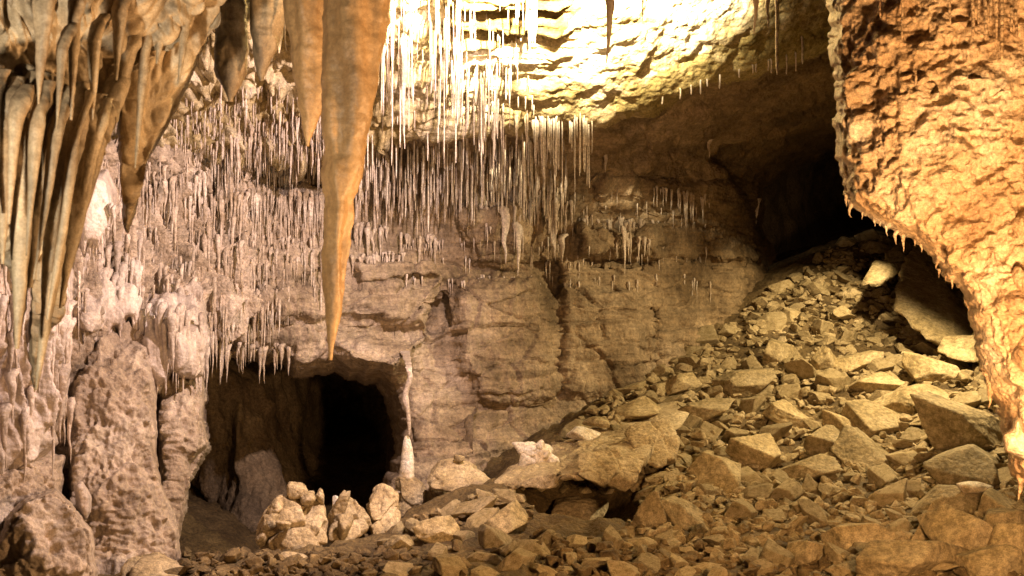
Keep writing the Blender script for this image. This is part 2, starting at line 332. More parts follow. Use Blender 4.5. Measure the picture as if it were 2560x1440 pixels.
for nm, m_, mt in (("cave_ceiling", isc & okf, M_CEIL), ("cave_wall", ~isc & okf, M_WALL)):
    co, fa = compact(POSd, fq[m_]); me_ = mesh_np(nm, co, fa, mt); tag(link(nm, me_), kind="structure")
    if nm == "cave_ceiling":
        cv = vf[fq].mean(1)[m_]; cx_ = cu[m_]; pb = poly_jitter([(1095,-240),(1500,-240),(1450,10),(1400,70),(1330,95),(1250,108),(1150,112),(1110,60)], 8, 14, 88, 30.0)
        me_.materials.append(M_BEDS); me_.polygons.foreach_set("material_index", inside(pb, cx_, cv).astype(np.int32))
        pc = poly_jitter([(1460,270),(1560,215),(1700,150),(1860,90),(1990,60),(2100,90),(2100,140),(1750,230),(1560,290)], 8, 22, 89, 40.0)
        me_.materials.append(M_LICHEN); mi = inside(pb, cx_, cv).astype(np.int32); mi[inside(pc, cx_, cv) & (mi == 0)] = 2; me_.polygons.foreach_set("material_index", mi)
def surf(u, v):               # rock depth seen at a photo position
    iu = int(np.clip(round((u - us[0]) / STEP), 0, len(us) - 1)); iv = int(np.clip(round((v - vs[0]) / STEP), 0, len(vs) - 1)); return float(DD[iv, iu])

def sheet(name, pts, box, step, dispf, mat):
    D = Depth(pts); u = np.arange(box[0], box[2], step); v = np.arange(box[1], box[3], step); A, B = np.meshgrid(u, v); d = D(A, B)
    ps = np.stack([(A - 1280) / F * d, d, CZ + (720 - B) / F * d], -1); n = grid_normals(ps)
    q = ps.reshape(-1, 3).astype(np.float32); q = q + n.reshape(-1, 3) * dispf(q)[:, None]
    return tag(link(name, mesh_np(name, q, quads(len(v), len(u)), mat)), kind="structure")
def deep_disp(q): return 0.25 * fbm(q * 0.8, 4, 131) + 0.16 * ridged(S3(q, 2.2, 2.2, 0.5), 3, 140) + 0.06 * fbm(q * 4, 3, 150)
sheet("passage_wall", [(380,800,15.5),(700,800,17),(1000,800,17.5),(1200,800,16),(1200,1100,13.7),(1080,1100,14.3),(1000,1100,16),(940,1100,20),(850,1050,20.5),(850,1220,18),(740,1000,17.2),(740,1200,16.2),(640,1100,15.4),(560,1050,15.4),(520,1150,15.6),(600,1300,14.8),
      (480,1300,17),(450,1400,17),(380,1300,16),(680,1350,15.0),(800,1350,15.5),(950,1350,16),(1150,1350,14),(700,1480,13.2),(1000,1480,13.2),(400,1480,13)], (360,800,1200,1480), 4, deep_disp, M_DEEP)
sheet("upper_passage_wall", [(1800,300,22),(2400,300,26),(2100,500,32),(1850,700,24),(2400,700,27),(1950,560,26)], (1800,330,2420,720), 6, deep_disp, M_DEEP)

# ------------------------------------------------------------------ floor and rubble slope
gp = [P(*a) for a in [(300,1440,8.4),(600,1440,8.4),(1200,1440,8.4),(2000,1440,8.6),(2600,1440,8.0),(1060,1270,11.4),(790,1375,9.75),(930,1350,10.2),(1250,1220,11.6),
      (1430,1085,13.6),(1640,950,15.4),(1900,790,17.2),(2060,650,18.8),(2190,590,20.0),(2330,610,20.0),(2460,800,17.5),(1600,1230,11.3),(1900,1200,12.0),(1900,1000,14.3),
      (2200,1220,11.3),(2200,1000,13.8),(2200,800,16.5),(2560,1200,10.4),(2560,1000,12.6),(2700,900,14.0),(1300,1350,9.7),(1000,1360,9.8),(2000,1330,9.9)]]
gp += [(-2.6,11.4,-0.95),(-2.0,12.5,-1.15),(-3.1,13,-1.15),(-1.3,12.4,-0.8),(-2.9,10.6,-0.75),(-2,15,-1.2),(-6,1,0),(0,1,-0.1),(6,1,0),(-6,6,0.05),(0,6,-0.1),(5,6,0),(-7,12,0.1),(-4,14,-0.8),(-1,14,-0.45),(1,17,0.7),(5,21,2.6),(7.5,23,3.4),(-6,20,0),(11,14,2.5),(11,8,1),(0,22,0.6)]
G = TPS([(a, b, c) for a, b, c in gp], 6.0)
gx = np.arange(-8, 11, 0.055); gy = np.arange(0.2, 23.5, 0.055); GX, GY = np.meshgrid(gx, gy); GZ = G(GX, GY)
q = np.stack([GX, GY, GZ], -1).reshape(-1, 3).astype(np.float32)
GZd = GZ + (0.05 * ridged(q * 6, 2, 209) + 0.10 * fbm(q * 0.9, 4, 201) + 0.07 * fbm(q * 3.5, 4, 207)).reshape(GZ.shape)
_c = P(1470, 1290, 11.2); GZd -= 0.55 * np.exp(-(((GX - _c[0]) / 0.62) ** 2 + ((GY - _c[1]) / 0.75) ** 2) ** 2)
q[:, 2] = GZd.ravel()
tag(link("cave_floor", mesh_np("cave_floor", q, quads(len(gy), len(gx)), M_FLOOR)), kind="structure")
def ground_at(u, v, extra=0.0):
    ys = np.linspace(6.0, 23.3, 700); xs = (u - 1280) / F * ys; zs = CZ + (720 - v) / F * ys
    iu = np.clip(((xs - gx[0]) / 0.055).round().astype(int), 0, len(gx) - 1); iv = np.clip(((ys - gy[0]) / 0.055).round().astype(int), 0, len(gy) - 1)
    below = zs < GZd[iv, iu] + extra
    if not below.any(): return None
    k = int(np.argmax(below)); return (float(xs[k]), float(ys[k]), float(zs[k]))

# ------------------------------------------------------------------ rock shapes
def ico(n):
    bm = bmesh.new(); bmesh.ops.create_icosphere(bm, subdivisions=n, radius=1.0); bm.verts.ensure_lookup_table()
    v = np.array([x.co[:] for x in bm.verts], np.float32); f = np.array([[a.index for a in t.verts] for t in bm.faces], np.int32); bm.free()
    return v / np.linalg.norm(v, axis=1, keepdims=True), f
ICO = {n: ico(n) for n in (3, 4, 5, 6)}
def planes_shape(dirs, planes, pw=22.0):
    acc = np.zeros(len(dirs), np.float64)
    for n, d in planes:
        acc += np.clip(dirs @ np.asarray(n, np.float32) / d, 0, None) ** pw
    return acc ** (-1.0 / pw)
def random_rock(seed, n=4, cuts=9, amp=0.05, pw=26.0):
    r = np.random.RandomState(seed); dirs, f = ICO[n]; pl = []
    R, _ = np.linalg.qr(r.randn(3, 3))
    for k in range(3):
        for s in (-1, 1): nn = R[k] * s + r.randn(3) * 0.30; pl.append((nn / np.linalg.norm(nn), r.uniform(0.72, 1.0)))
    for k in range(cuts):
        nn = r.randn(3); nn /= np.linalg.norm(nn); pl.append((nn, r.uniform(0.82, 1.2)))
    rad = planes_shape(dirs, pl, pw); v = dirs * rad[:, None].astype(np.float32)
    v += dirs * (amp * fbm(v * 2.2, 4, seed) + 0.35 * amp * fbm(v * 7, 3, seed + 5) - 0.6 * amp * np.exp(-(np.abs(vnoise(S3(v @ R.astype(np.float32), 1.0, 1.0, 4.5), seed + 9)) / 0.06) ** 2))[:, None]
    return v.astype(np.float32), f
def hull_planes(pts):
    bm = bmesh.new(); [bm.verts.new(tuple(map(float, x))) for x in pts]; bmesh.ops.convex_hull(bm, input=bm.verts[:]); bm.normal_update()
    out = []
    for fc in bm.faces:
        n = np.array(fc.normal[:]); 
        if fc.calc_area() < 1e-5: continue
        d = float(n @ np.array(fc.verts[0].co[:]))
        if d < 0: n, d = -n, -d
        if d < 1e-3: continue
        if not any(n @ a > 0.995 and abs(d - b) < 0.05 for a, b in out): out.append((n, d))
    bm.free(); return out
def hull_rock(pts, n=5, amp=0.03, seed=1, pw=30.0, fine=0.012, strat=0.0):
    """solid rock through corner points given in metres."""
    a = np.array(pts, float); c = (a.min(0) + a.max(0)) / 2; ext = (a.max(0) - a.min(0)) / 2 + 1e-6
    pl = hull_planes((a - c) / ext); dirs, f = ICO[n]; v = dirs * planes_shape(dirs, pl, pw)[:, None].astype(np.float32)
    v = (v * ext * 1.06 + c).astype(np.float32); nd = dirs / np.linalg.norm(dirs / ext, axis=1, keepdims=True) / ext; nd = (nd / np.linalg.norm(nd, axis=1, keepdims=True)).astype(np.float32)
    dsp = amp * fbm(v * 2.5, 4, seed) + fine * fbm(v * 12, 4, seed + 4)
    f1_, f2_, _i = worley(v * 2.0, seed + 2); dsp -= amp * 0.8 * np.exp(-((f2_ - f1_) / 0.05) ** 2); dsp += amp * 1.2 * (_i - 0.5)
    if strat: dsp += strat * ridged(S3(v, 1, 1, 9), 2, seed + 7)
    return v + nd * dsp[:, None], f

# ------------------------------------------------------------------ dripstone shapes
def lathe(path, rad, sides=10, lump=0.0, seed=0, flat=1.0):
    """closed tapering solid along path (n,3); lump = relative roughness."""
    path = np.asarray(path, np.float32); rad = np.asarray(rad, np.float32); n = len(path); th = np.linspace(0, 2 * np.pi, sides, endpoint=False)
    ring = np.stack([np.cos(th), np.sin(th) * flat, 0 * th], 1).astype(np.float32)
    v = path[:, None, :] + ring[None] * rad[:, None, None]
    if lump:
        flatv = v.reshape(-1, 3); sc = 1.0 / max(float(rad.max()), 1e-3)
        k = fbm(S3(flatv, sc * 1.3, sc * 1.3, sc * 0.5), 3, seed).reshape(n, sides) + 0.6 * ridged(S3(flatv, sc * 2.4, sc * 2.4, sc * 0.16), 2, seed + 5).reshape(n, sides)
        v = path[:, None, :] + ring[None] * (rad[:, None] * (1 + lump * k))[..., None]
    v = v.reshape(-1, 3); i = np.arange(n - 1)[:, None] * sides; j = np.arange(sides)[None]; j2 = (j + 1) % sides
    f = np.stack([i + j, i + j2, i + sides + j2, i + sides + j], -1).reshape(-1, 4)
    v = np.vstack([v, path[0:1], path[-1:]]); a = n * sides
    jj = np.arange(sides); k2 = (jj + 1) % sides
    top = np.stack([k2, jj, np.full(sides, a), np.full(sides, a)], 1); bot = np.stack([jj + (n - 1) * sides, k2 + (n - 1) * sides, np.full(sides, a + 1), np.full(sides, a + 1)], 1)
    return v, f, np.vstack([top[:, :3], bot[:, :3]])
def tri_all(f4, f3): return np.vstack([f4[:, [0, 1, 2]], f4[:, [0, 2, 3]], f3])
def drip_np(top, length, r, kind="cone", seed=0, sides=10, rows=14, lean=(0, 0), lump=0.2):
    rs = np.random.RandomState(seed); t = np.linspace(0, 1, rows); top = np.array(top)
    wob = np.stack([fbm(np.stack([t * 3 + seed * 3.1, t * 0, t * 0], 1), 2, seed), fbm(np.stack([t * 3 + seed * 5.7, t * 0 + 9, t * 0], 1), 2, seed + 1)], 1)
    if kind == "straw": rad = r * (1.0 + 0.3 * np.exp(-t * 14) - 0.15 * t) * np.clip(t / 0.06, 0.1, 1) ** 0.6; rad[-1] *= 0.35; wob = wob * r * 0.5
    else: rad = r * np.clip((1 - t) ** 1.1 * 0.94 + 0.06, 0.05, 1); rad = rad * (1 + 0.3 * np.exp(-t * 7)) * np.clip(t / 0.05, 0.3, 1) ** 0.5; rad[-1] = r * 0.05; wob = wob * r * 0.55
    bk_ = (1.7 if kind == 'cone' else 1.5) * r * np.clip(1 - t / 0.22, 0, 1) ** 2; wob = wob + np.stack([0 * t, bk_ - bk_[0] * 0], 1); path = np.stack([top[0] + wob[:, 0] - wob[0, 0] + lean[0] * t * length, top[1] + wob[:, 1] - wob[-1, 1] + lean[1] * t * length, top[2] - t * length], 1)
    v, f4, f3 = lathe(path, rad, sides, lump, seed); return v, tri_all(f4, f3)
rng = random.Random(7)

# prototypes at unit size, copied (never instanced) for the many small drips: own label per copy
STRAW_ME = []; CONE_ME = []
for k in range(6):
    v, f = drip_np((0, 0, 0), 1.0, 0.5, "straw", 300 + k, 7, 12, lump=0.12); v[:, 2] *= 1; STRAW_ME.append(mesh_np("soda_straw", v, f, M_STRAW))
for k in range(12):
    v, f = drip_np((0, 0, 0), 1.0, 0.5, "cone", 400 + k, 12, 22, lump=0.30); CONE_ME.append(mesh_np("stalactite", v, f, M_CONE))
def hang(kind, u, v0, v1, wpx, d, label, group, cat, emb=6):
    """one drip hanging from photo row v0 to v1 at depth d."""
    me = rng.choice(STRAW_ME if kind == "soda_straw" else CONE_ME)
    o = link(kind, me); x, y, z = P(u, v0 - emb, d); o.location = (x, y, z)
    L = (v1 - v0 + emb) / F * d; wd = wpx / F * d
    o.scale = (wd, wd * (1.0 if kind == "soda_straw" else rng.uniform(0.7, 1.0)), L); o.rotation_euler = (rng.uniform(-.01, .01), rng.uniform(-.012, .012), rng.uniform(-.7, .7))
    return tag(o, label, cat, group)
STUFF_V = []; STUFF_F = []; _off = 0
def stuff_drip(u, v0, v1, wpx, d, kind="straw"):
    global _off
    v, f = drip_np(P(u, v0 - 5, d), (v1 - v0 + 5) / F * d, wpx / 2 / F * d, kind, rng.randint(1, 9999), 5 if kind == "straw" else 7, 7 if kind == "straw" else 9, lump=0.15)
    STUFF_V.append(v); STUFF_F.append(f + _off); _off += len(v)

# --- soda straws of the floodlit ceiling
def ceil_straws(n, u0, u1, vr, lr, wr, label, group, kind="soda_straw", power=1.0):
    for k in range(n):
        if k % 5 == 0: uc = rng.uniform(u0, u1)
        u = min(max(rng.gauss(uc, 9), u0), u1); v0 = rng.uniform(*vr); L = lr[0] + (lr[1] - lr[0]) * rng.random() ** power; wd = rng.uniform(*wr)
        hang(kind, u, v0, v0 + L, wd, surf(u, v0) - 0.02, label, group, "soda straw" if kind == "soda_straw" else "stalactite")
ceil_straws(70, 955, 1150, (-40, 230), (60, 220), (2.6, 5.2), "thin white soda straw in the densest cluster, right of the longest brown stalactite", "soda straws on the floodlit ceiling")
ceil_straws(26, 1150, 1330, (150, 300), (60, 190), (3, 5.5), "thin white soda straw in the middle of the floodlit ceiling's lower edge", "soda straws on the ceiling's lower edge")
ceil_straws(44, 1320, 1480, (285, 305), (45, 185), (2.6, 4.6), "fine pale soda straw in the comb under the bright ceiling edge's right end", "soda straws in the comb under the ceiling edge", power=1.3)
ceil_straws(9, 1250, 1345, (-60, 0), (60, 130), (4, 6), "white soda straw hanging from the top of the picture before the layered yellow beds", "soda straws before the layered beds")
ceil_straws(10, 1540, 1960, (0, 0), (0, 0), (4, 5), "", "") if False else None
for u in (1655, 1700, 1727, 1752, 1768, 1800, 1848, 1882, 1890, 1921, 1928, 1966, 1990):
    v0 = float(lip(u)) + 4; hang("soda_straw", u, v0, v0 + rng.choice([18, 24, 32, 46]), 4.5, surf(u, v0 - 6), "short white soda straw on the sloping edge between bright ceiling and dark recess", "short straws on the sloping ceiling edge", "soda straw")
hang("soda_straw", 2007, 92, 160, 7, surf(2007, 90), "single longest white soda straw at the right end of the sloping ceiling edge", None, "soda straw")
hang("soda_straw", 1941, -60, 186, 9, 9.0, "long brown soda straw hanging alone before the right end of the bright ceiling", None, "soda straw")
hang("stalactite", 1005, 80, 372, 22, surf(1005, 100) - 0.1, "longest white stalactite in the bright straw cluster, right of the big brown stalactite", None, "stalactite")
hang("stalactite", 1337, 300, 420, 20, surf(1337, 300), "yellow tapered stalactite at the left of the straw comb under the ceiling edge", None, "stalactite")
for u, v1, wd in ((1238, 400, 20), (1252, 370, 12), (1290, 395, 10), (1355, 440, 16), (1315, 400, 12)):
    hang("stalactite", u, 285, v1, wd, surf(u, 290), "yellowish tapered stalactite among the straws under the bright ceiling edge", "tapered stalactites under the ceiling edge", "stalactite")
# --- dense pale curtain of straws in the recess under it
lab = "pale dim soda straw in the dense curtain hanging below the bright ceiling edge"
for k in range(120):
    u = rng.uniform(895, 1330); v0 = rng.uniform(335, 440); hang("soda_straw", u, v0, v0 + 35 + 115 * rng.random() ** 1.5, rng.uniform(2.4, 4.6), surf(u, v0) - rng.uniform(0.03, 0.35), lab, "straws in the dim curtain", "soda straw")
for k in range(330):
    u = rng.uniform(885, 1420); v0 = rng.uniform(340, 500); stuff_drip(u, v0, v0 + 25 + 85 * rng.random() ** 1.5, rng.uniform(2.5, 6), surf(u, v0) - rng.uniform(0.02, 0.2))
# --- left: straws and small drips under and over the pale ledges
for k in range(230):
    u = rng.uniform(240, 880); v0 = 200 + 270 * rng.random() ** 0.7; L = 20 + 90 * rng.random() ** 2; stuff_drip(u, v0, v0 + L, rng.uniform(2.6, 5), surf(u, v0) - rng.uniform(0.0, 0.15), "straw" if rng.random() < 0.7 else "cone")
lab = "slender pale stalactite fringing the long ledge left of the longest stalactite"
for k in range(46):
    u = 500 + k * 7.0 + rng.uniform(-3, 3); v0 = 486 + rng.uniform(-10, 12); hang("stalactite", u, v0, v0 + rng.choice([30, 45, 60, 80, 120]) * rng.uniform(.8, 1.2), rng.uniform(6, 13), surf(u, v0 + 10) - 0.14, lab, "fringe of stalactites under the long ledge", "stalactite")
lab = "pale pinkish stalactite in the draped curtains of the left wall"
for k in range(120):
    u = rng.uniform(192, 600); v0 = rng.uniform(400, 800) - max(0, u - 480) * .6; hang("stalactite", u, v0, v0 + rng.uniform(60, 190), rng.uniform(7, 16), surf(u, v0 + 10) - rng.uniform(0.05, 0.35), lab, "stalactites draped over the left wall", "stalactite")
lab = "white stalactite in the bottom fringe of the left curtain above the passage mouth"
for k in range(34):
    u = rng.uniform(345, 520); v0 = rng.uniform(790, 880); hang("stalactite", u, v0, min(v0 + rng.uniform(70, 130), 975), rng.uniform(12, 26), surf(u, 860) - rng.uniform(0.1, 0.3), lab, "bottom fringe of the left curtain", "stalactite")
lab = "small stalactite on the upper rim of the dark passage mouth"
for k in range(26):
    u = rng.uniform(525, 725); v0 = 872 + rng.uniform(-12, 10); hang("stalactite", u, v0, v0 + rng.choice([25, 40, 60, 90]), rng.uniform(6, 15), surf(u, v0 - 14) - 0.03, lab, "drips on the rim of the passage mouth", "stalactite")
# --- back wall fringes
def wall_fringe(n, u0, u1, v0, v1, lr, wr, label, group):
    for k in range(n):
        t = rng.random(); u = u0 + (u1 - u0) * t; a = v0 + (v1 - v0) * t + rng.uniform(-8, 8)
        hang("stalactite", u, a, a + rng.uniform(*lr) * rng.choice([.6, .8, 1, 1, 1.5]), rng.uniform(*wr), surf(u, a) - rng.uniform(0.05, 0.16), label, group, "stalactite")
wall_fringe(30, 1150, 1440, 520, 505, (50, 110), (7, 15), "tan stalactite in the upper fringe at the middle of the back wall", "upper fringe of the back wall")
wall_fringe(26, 1440, 1660, 545, 560, (30, 80), (6, 11), "brown stalactite in the fringe over the dark slot of the back wall", "fringe over the dark slot")
wall_fringe(14, 1560, 1650, 590, 605, (30, 60), (6, 10), "brown stalactite beside the right end of the wall's dark slot", "fringe beside the dark slot")
wall_fringe(22, 880, 1010, 640, 640, (20, 60), (5, 11), "short pale stalactite on the wall behind the big brown stalactite's right side", "fringe behind the big stalactite")
wall_fringe(18, 1640, 1760, 470, 500, (30, 70), (5, 8), "dim brown stalactite on the shadowed upper right of the back wall", "dim fringe at the upper right")
wall_fringe(20, 880, 1090, 560, 600, (30, 90), (7, 14), "pale stalactite hanging on the smooth wall right of the big brown stalactite", "fringe right of the big stalactite")
hang("stalactite", 1258, 520, 660, 26, surf(1258, 560) - .2, "long yellow stalactite at the middle of the back wall's upper fringe", None, "stalactite")
hang("stalactite", 1295, 560, 690, 22, surf(1295, 600) - .2, "grey stalactite reaching lowest in the back wall's upper fringe", None, "stalactite")
hang("stalactite", 1378, 545, 640, 26, surf(1378, 580) - .2, "brown wedge stalactite left of the wall's dark slot", None, "stalactite")
hang("stalactite", 1403, 590, 660, 22, surf(1403, 600) - .2, "short broad stalactite just left of the wall's dark slot", None, "stalactite")
hang("stalactite", 1560, 570, 690, 12, surf(1560, 600) - .2, "long thin stalactite at the right end of the wall's dark slot", None, "stalactite")
hang("stalactite", 1890, 500, 560, 16, surf(1890, 520) - .2, "small greenish stalactite at the left rim of the upper dark void", None, "stalactite")
hang("stalactite", 1776, 345, 395, 18, surf(1776, 350) - .1, "small stalactite on the dark recess edge left of the upper void", None, "stalactite")
hang("stalactite", 1512, 375, 432, 14, surf(1512, 380) - .1, "small ochre stalactite right of the straw comb in the dark recess", None, "stalactite")
for k in range(1300):
    u = 190 + 640 * rng.random() ** 1.4; v0 = rng.uniform(400, 900) - max(0, u - 450) * .5; stuff_drip(u, v0, v0 + 25 + 95 * rng.random() ** 1.5, rng.uniform(3.5, 10), surf(u, v0) - rng.uniform(0.0, 0.2), "cone")
for k in range(420):
    u = rng.uniform(270, 830); sh = rng.choice([235, 275, 310, 345, 385, 425]) + 18 * math.sin(u / 55.0) + rng.uniform(-7, 7); stuff_drip(u, sh, sh + 12 + 65 * rng.random() ** 2, rng.uniform(2, 4.2), surf(u, sh) - 0.03)
for k in range(170):
    u = rng.uniform(945, 1340); v0 = rng.uniform(-30, 290); stuff_drip(u, v0, v0 + 20 + 120 * rng.random() ** 2, rng.uniform(2, 3.6), surf(u, v0) - 0.02)
for k in range(200):
    u = rng.uniform(1000, 1780); v0 = rng.choice([480, 520, 560, 610, 650, 700]) + rng.uniform(-14, 14); stuff_drip(u, v0, v0 + 12 + 45 * rng.random() ** 1.5, rng.uniform(3, 7), surf(u, v0) - 0.05, "cone")
o = link("fine_dripstone", mesh_np("fine_dripstone", np.vstack(STUFF_V), np.vstack(STUFF_F), M_CONE)); tag(o, "countless fine pale drips on the upper left ledges and in the dim curtain", "dripstone", kind="stuff")

# ------------------------------------------------------------------ solid hanging masses and columns traced as outlines, inflated to real thickness
def relief(name, poly, depth_pts, R, T, step, dispf, mat, label=None, cat=None, jit=5, seed=1, back=0.7, parent=None, group=None, jscale=40.0):
    D = Depth(depth_pts) if not callable(depth_pts) else depth_pts
    pj = poly_jitter(poly, 7, jit, seed, jscale); u = np.arange(pj[:, 0].min() - step, pj[:, 0].max() + step, step); v = np.arange(pj[:, 1].min() - step, pj[:, 1].max() + step, step)
    A, B = np.meshgrid(u, v); ins = inside(pj, A, B); e, nx, ny = edge_dist(pj, A, B, True)
    nu, nv = len(u), len(v); fq = quads(nv, nu); keep = ins.ravel()[fq].all(1); fq = fq[keep]
    cnt = np.zeros(nu * nv, int); np.add.at(cnt, fq.ravel(), 1); bnd = ((cnt > 0) & (cnt < 4)).reshape(A.shape)
    A = np.where(bnd, nx, A); B = np.where(bnd, ny, B); e = np.where(bnd, 0, e)
    base = D(A, B); s = np.sqrt(np.clip(1 - (1 - np.minimum(e / R, 1)) ** 2, 0, 1))
    df = base + T * (1 - s); db = base + T + T * back * s
    def world(d): return np.stack([(A - 1280) / F * d, d, CZ + (720 - B) / F * d], -1)
    pf = world(df); n = grid_normals(world(df)); pp = pf.reshape(-1, 3).astype(np.float32)
    dsp = dispf(pp, A.ravel(), B.ravel(), e.ravel()) * (0.7 + 0.3 * sstep(2, 26, e.ravel())); wv_ = sstep(0, R * 1.1, e.ravel())[:, None]; vd = np.array([0, 0, CZ]) - pp; vd /= np.linalg.norm(vd, axis=1, keepdims=True); nn = n.reshape(-1, 3) * wv_ + vd * (1 - wv_); nn /= np.linalg.norm(nn, axis=1, keepdims=True) + 1e-6; pp = pp + nn * dsp[:, None]
    pb = world(db).reshape(-1, 3); idx = np.arange(nu * nv); bk = np.where(bnd.ravel(), idx, idx + nu * nv)
    allv = np.vstack([pp, pb]); faces = np.vstack([fq, bk[fq][:, ::-1]]); co, fa = compact(allv, faces)
    o = centred(name, co, fa, mat, parent); tag(o, label, cat, group); return o, (lambda uu, vv: float(D(np.array([uu]), np.array([vv]))[0]))
def d_flow(a=0.10, b=0.05, c=0.03, zs=0.5):
    def f(p, u, v, e):
        return a * ridged(S3(p, 3.6, 3.6, zs) + 0.5 * fbm(p * 1.1, 2, 77)[:, None], 3, 301) + b * fbm(p * 2.4, 4, 307) + c * ridged(S3(p, 9, 9, 1.6), 2, 311) + 0.02 * fbm(p * 11, 3, 313)
    return f
def d_knob(p, u, v, e):
    f1_, f2_, i_ = worley(S3(p, 9, 9, 7), 55); g1_, g2_, _g = worley(S3(p, 3.2, 3.2, 2.0), 57)
    return (0.14 * fbm(p * 1.2, 3, 320) + 0.09 * ridged(S3(p, 4.2, 4.2, 0.7) + 0.5 * fbm(p * 1.3, 2, 329)[:, None], 3, 321) + 0.06 * np.clip(0.7 - f1_, 0, 1) + 0.03 * np.clip(0.55 - g1_, 0, 1)
            + 0.06 * fbm(p * 6, 3, 326) + 0.035 * ridged(p * 15, 2, 327) + 0.025 * fbm(p * 24, 2, 328))
# far left pink flowstone wall and mounds
relief("flowstone_wall", [(-380,380),(200,420),(185,520),(190,640),(182,760),(178,900),(160,960),(172,1010),(140,1080),(150,1110),(90,1160),(-40,1240),(-380,1250)],
       [(-380,700,7.6),(0,600,8.4),(0,1100,8.3),(180,600,9.2),(180,1000,9.0)], 70, 0.7, 3.5, d_flow(0.16, 0.10, 0.05, 0.7), M_FLOW, "pale pink fluted flowstone wall at the far left edge behind the brown hanging blades", "flowstone", seed=21)
relief("flowstone_mound", [(-300,1170),(-60,1120),(80,1130),(165,1140),(150,1250),(120,1300),(160,1460),(-300,1460)],
       [(-300,1300,7.6),(0,1200,8.4),(150,1200,8.9),(100,1400,8.3)], 80, 0.6, 3.5, d_knob, M_COLUMN, "knobbly beige mound stacked below the pale flowstone wall", "flowstone", seed=23)
relief("flowstone_mound", [(-60,1460),(10,1290),(60,1245),(140,1220),(180,1260),(230,1330),(240,1400),(245,1470)],
       [(0,1400,7.6),(100,1300,7.9),(220,1400,8.1),(100,1460,7.5)], 80, 0.6, 3.5, d_knob, M_COLUMN, "rounded dripping mound in the bottom left corner", "flowstone", seed=24)
relief("flowstone_column", [(180,900),(205,800),(250,730),(330,720),(365,800),(390,960),(392,1100),(400,1200),(440,1290),(452,1400),(400,1470),(160,1470),(175,1300),(168,1150),(172,1000)],
       [(180,1000,10.0),(280,720,11.9),(300,950,10.1),(380,1100,10.0),(300,1200,9.5),(430,1400,9.5),(200,1400,9.2),(300,1470,9.0)], 44, 0.42, 3.2, d_knob, M_COLUMN, "massive rough beige column left of the dark passage, broadest at its foot", "flowstone", seed=25)
relief("flowstone_column", [(395,860),(450,820),(515,850),(508,1050),(522,1110),(480,1160),(470,1240),(452,1330),(440,1400),(380,1400),(400,1200),(388,1060)],
       [(450,820,12.4),(400,1000,10.9),(510,1000,11.1),(430,1300,10.4),(480,1150,10.8)], 45, 0.5, 3.2, d_knob, M_COLUMN, "narrower brown column between the massive column and the dark passage", "flowstone", seed=26)
cur, _ = relief("flowstone_curtain", [(200,440),(270,420),(292,470),(285,560),(262,600),(250,640),(225,610),(208,650),(195,600),(190,520)],
       [(200,500,9.3),(290,500,9.7),(230,620,9.3)], 40, 0.4, 3, d_flow(0.06, 0.06, 0.03, 0.8), M_FLOW, "white drooping lobe of flowstone with icicle tips behind the left hanging blades", "flowstone", seed=27)
relief("flowstone_curtain", [(345,740),(420,690),(515,710),(522,860),(512,940),(480,950),(455,945),(430,930),(400,985),(382,990),(360,930),(350,870)],
       [(430,690,12.3),(350,850,11.0),(430,840,10.75),(515,850,11.2),(400,960,10.7)], 40, 0.4, 3, d_flow(0.14, 0.05, 0.05, 0.4), M_FLOW, "white fringed curtain of flowstone hanging left of the passage mouth", "flowstone", seed=28)
relief("flowstone_curtain", [(188,560),(250,530),(350,545),(362,700),(348,800),(330,850),(318,800),(300,870),(285,830),(268,885),(252,830),(236,880),(220,840),(206,895),(192,850),(186,700)],
       [(188,560,11.0),(350,560,11.9),(200,800,10.3),(340,800,10.8),(270,700,10.7)], 40, 0.4, 3, d_flow(0.16, 0.06, 0.06, 0.35), M_FLOW, "ragged pinkish flowstone drape hanging over the top of the massive rough column", "flowstone", seed=30)
relief("flowstone_lobe", [(185,1215),(205,1200),(230,1240),(228,1280),(215,1300),(218,1318),(206,1290),(190,1270)], [(200,1250,9.0),(230,1250,9.05),(200,1300,9.0)], 18, 0.15, 2.5, d_flow(0.03, 0.03, 0.02, 0.9), M_FLOW, "small pale drooping lobe low on the massive rough column", "flowstone", seed=29, jit=3)

FW = [o for o in bpy.data.objects if o.name.startswith("flowstone_wall")][0]; CU = [o for o in bpy.data.objects if o.name.startswith("flowstone_curtain")]
bpy.context.view_layer.update()
# right hanging flowstone mass, lit orange from below
def d_right(p, u, v, e):
    rot = np.stack([p[:, 0] * 0.85 + p[:, 2] * 0.25, p[:, 1], p[:, 2] * 0.95 - p[:, 0] * 0.42], 1)
    w_ = fbm(p * 1.6, 3, 401)[:, None] * 0.5
    f1_, f2_, i_ = worley(p * 6.5, 405); g1_, g2_, gi = worley(p * 2.2 + 3, 409)
    return (0.032 * ridged(S3(rot, 3.6, 3.6, 9.5) + w_ * 2.2, 2, 402) * (0.3 + sstep(-0.4, 0.5, fbm(p * 0.9, 2, 412))) + 0.12 * fbm(p * 1.2, 4, 403) + 0.075 * np.clip(0.6 - f1_, 0, 1) + 0.06 * fbm(p * 6, 4, 404) * (0.4 + 1.2 * sstep(-0.3, 0.4, fbm(p * 1.5, 2, 430)))
            + 0.034 * ridged(p * 13, 2, 414) + 0.02 * fbm(p * 26, 2, 416) + 0.09 * np.clip(0.38 - g1_, 0, 1) - 0.10 * np.clip(gi - 0.8, 0, 1) * 5 * np.exp(-(g1_ / 0.25) ** 2) + 0.03 * ridged(S3(p, 4.5, 4.5, 0.5), 2, 415))
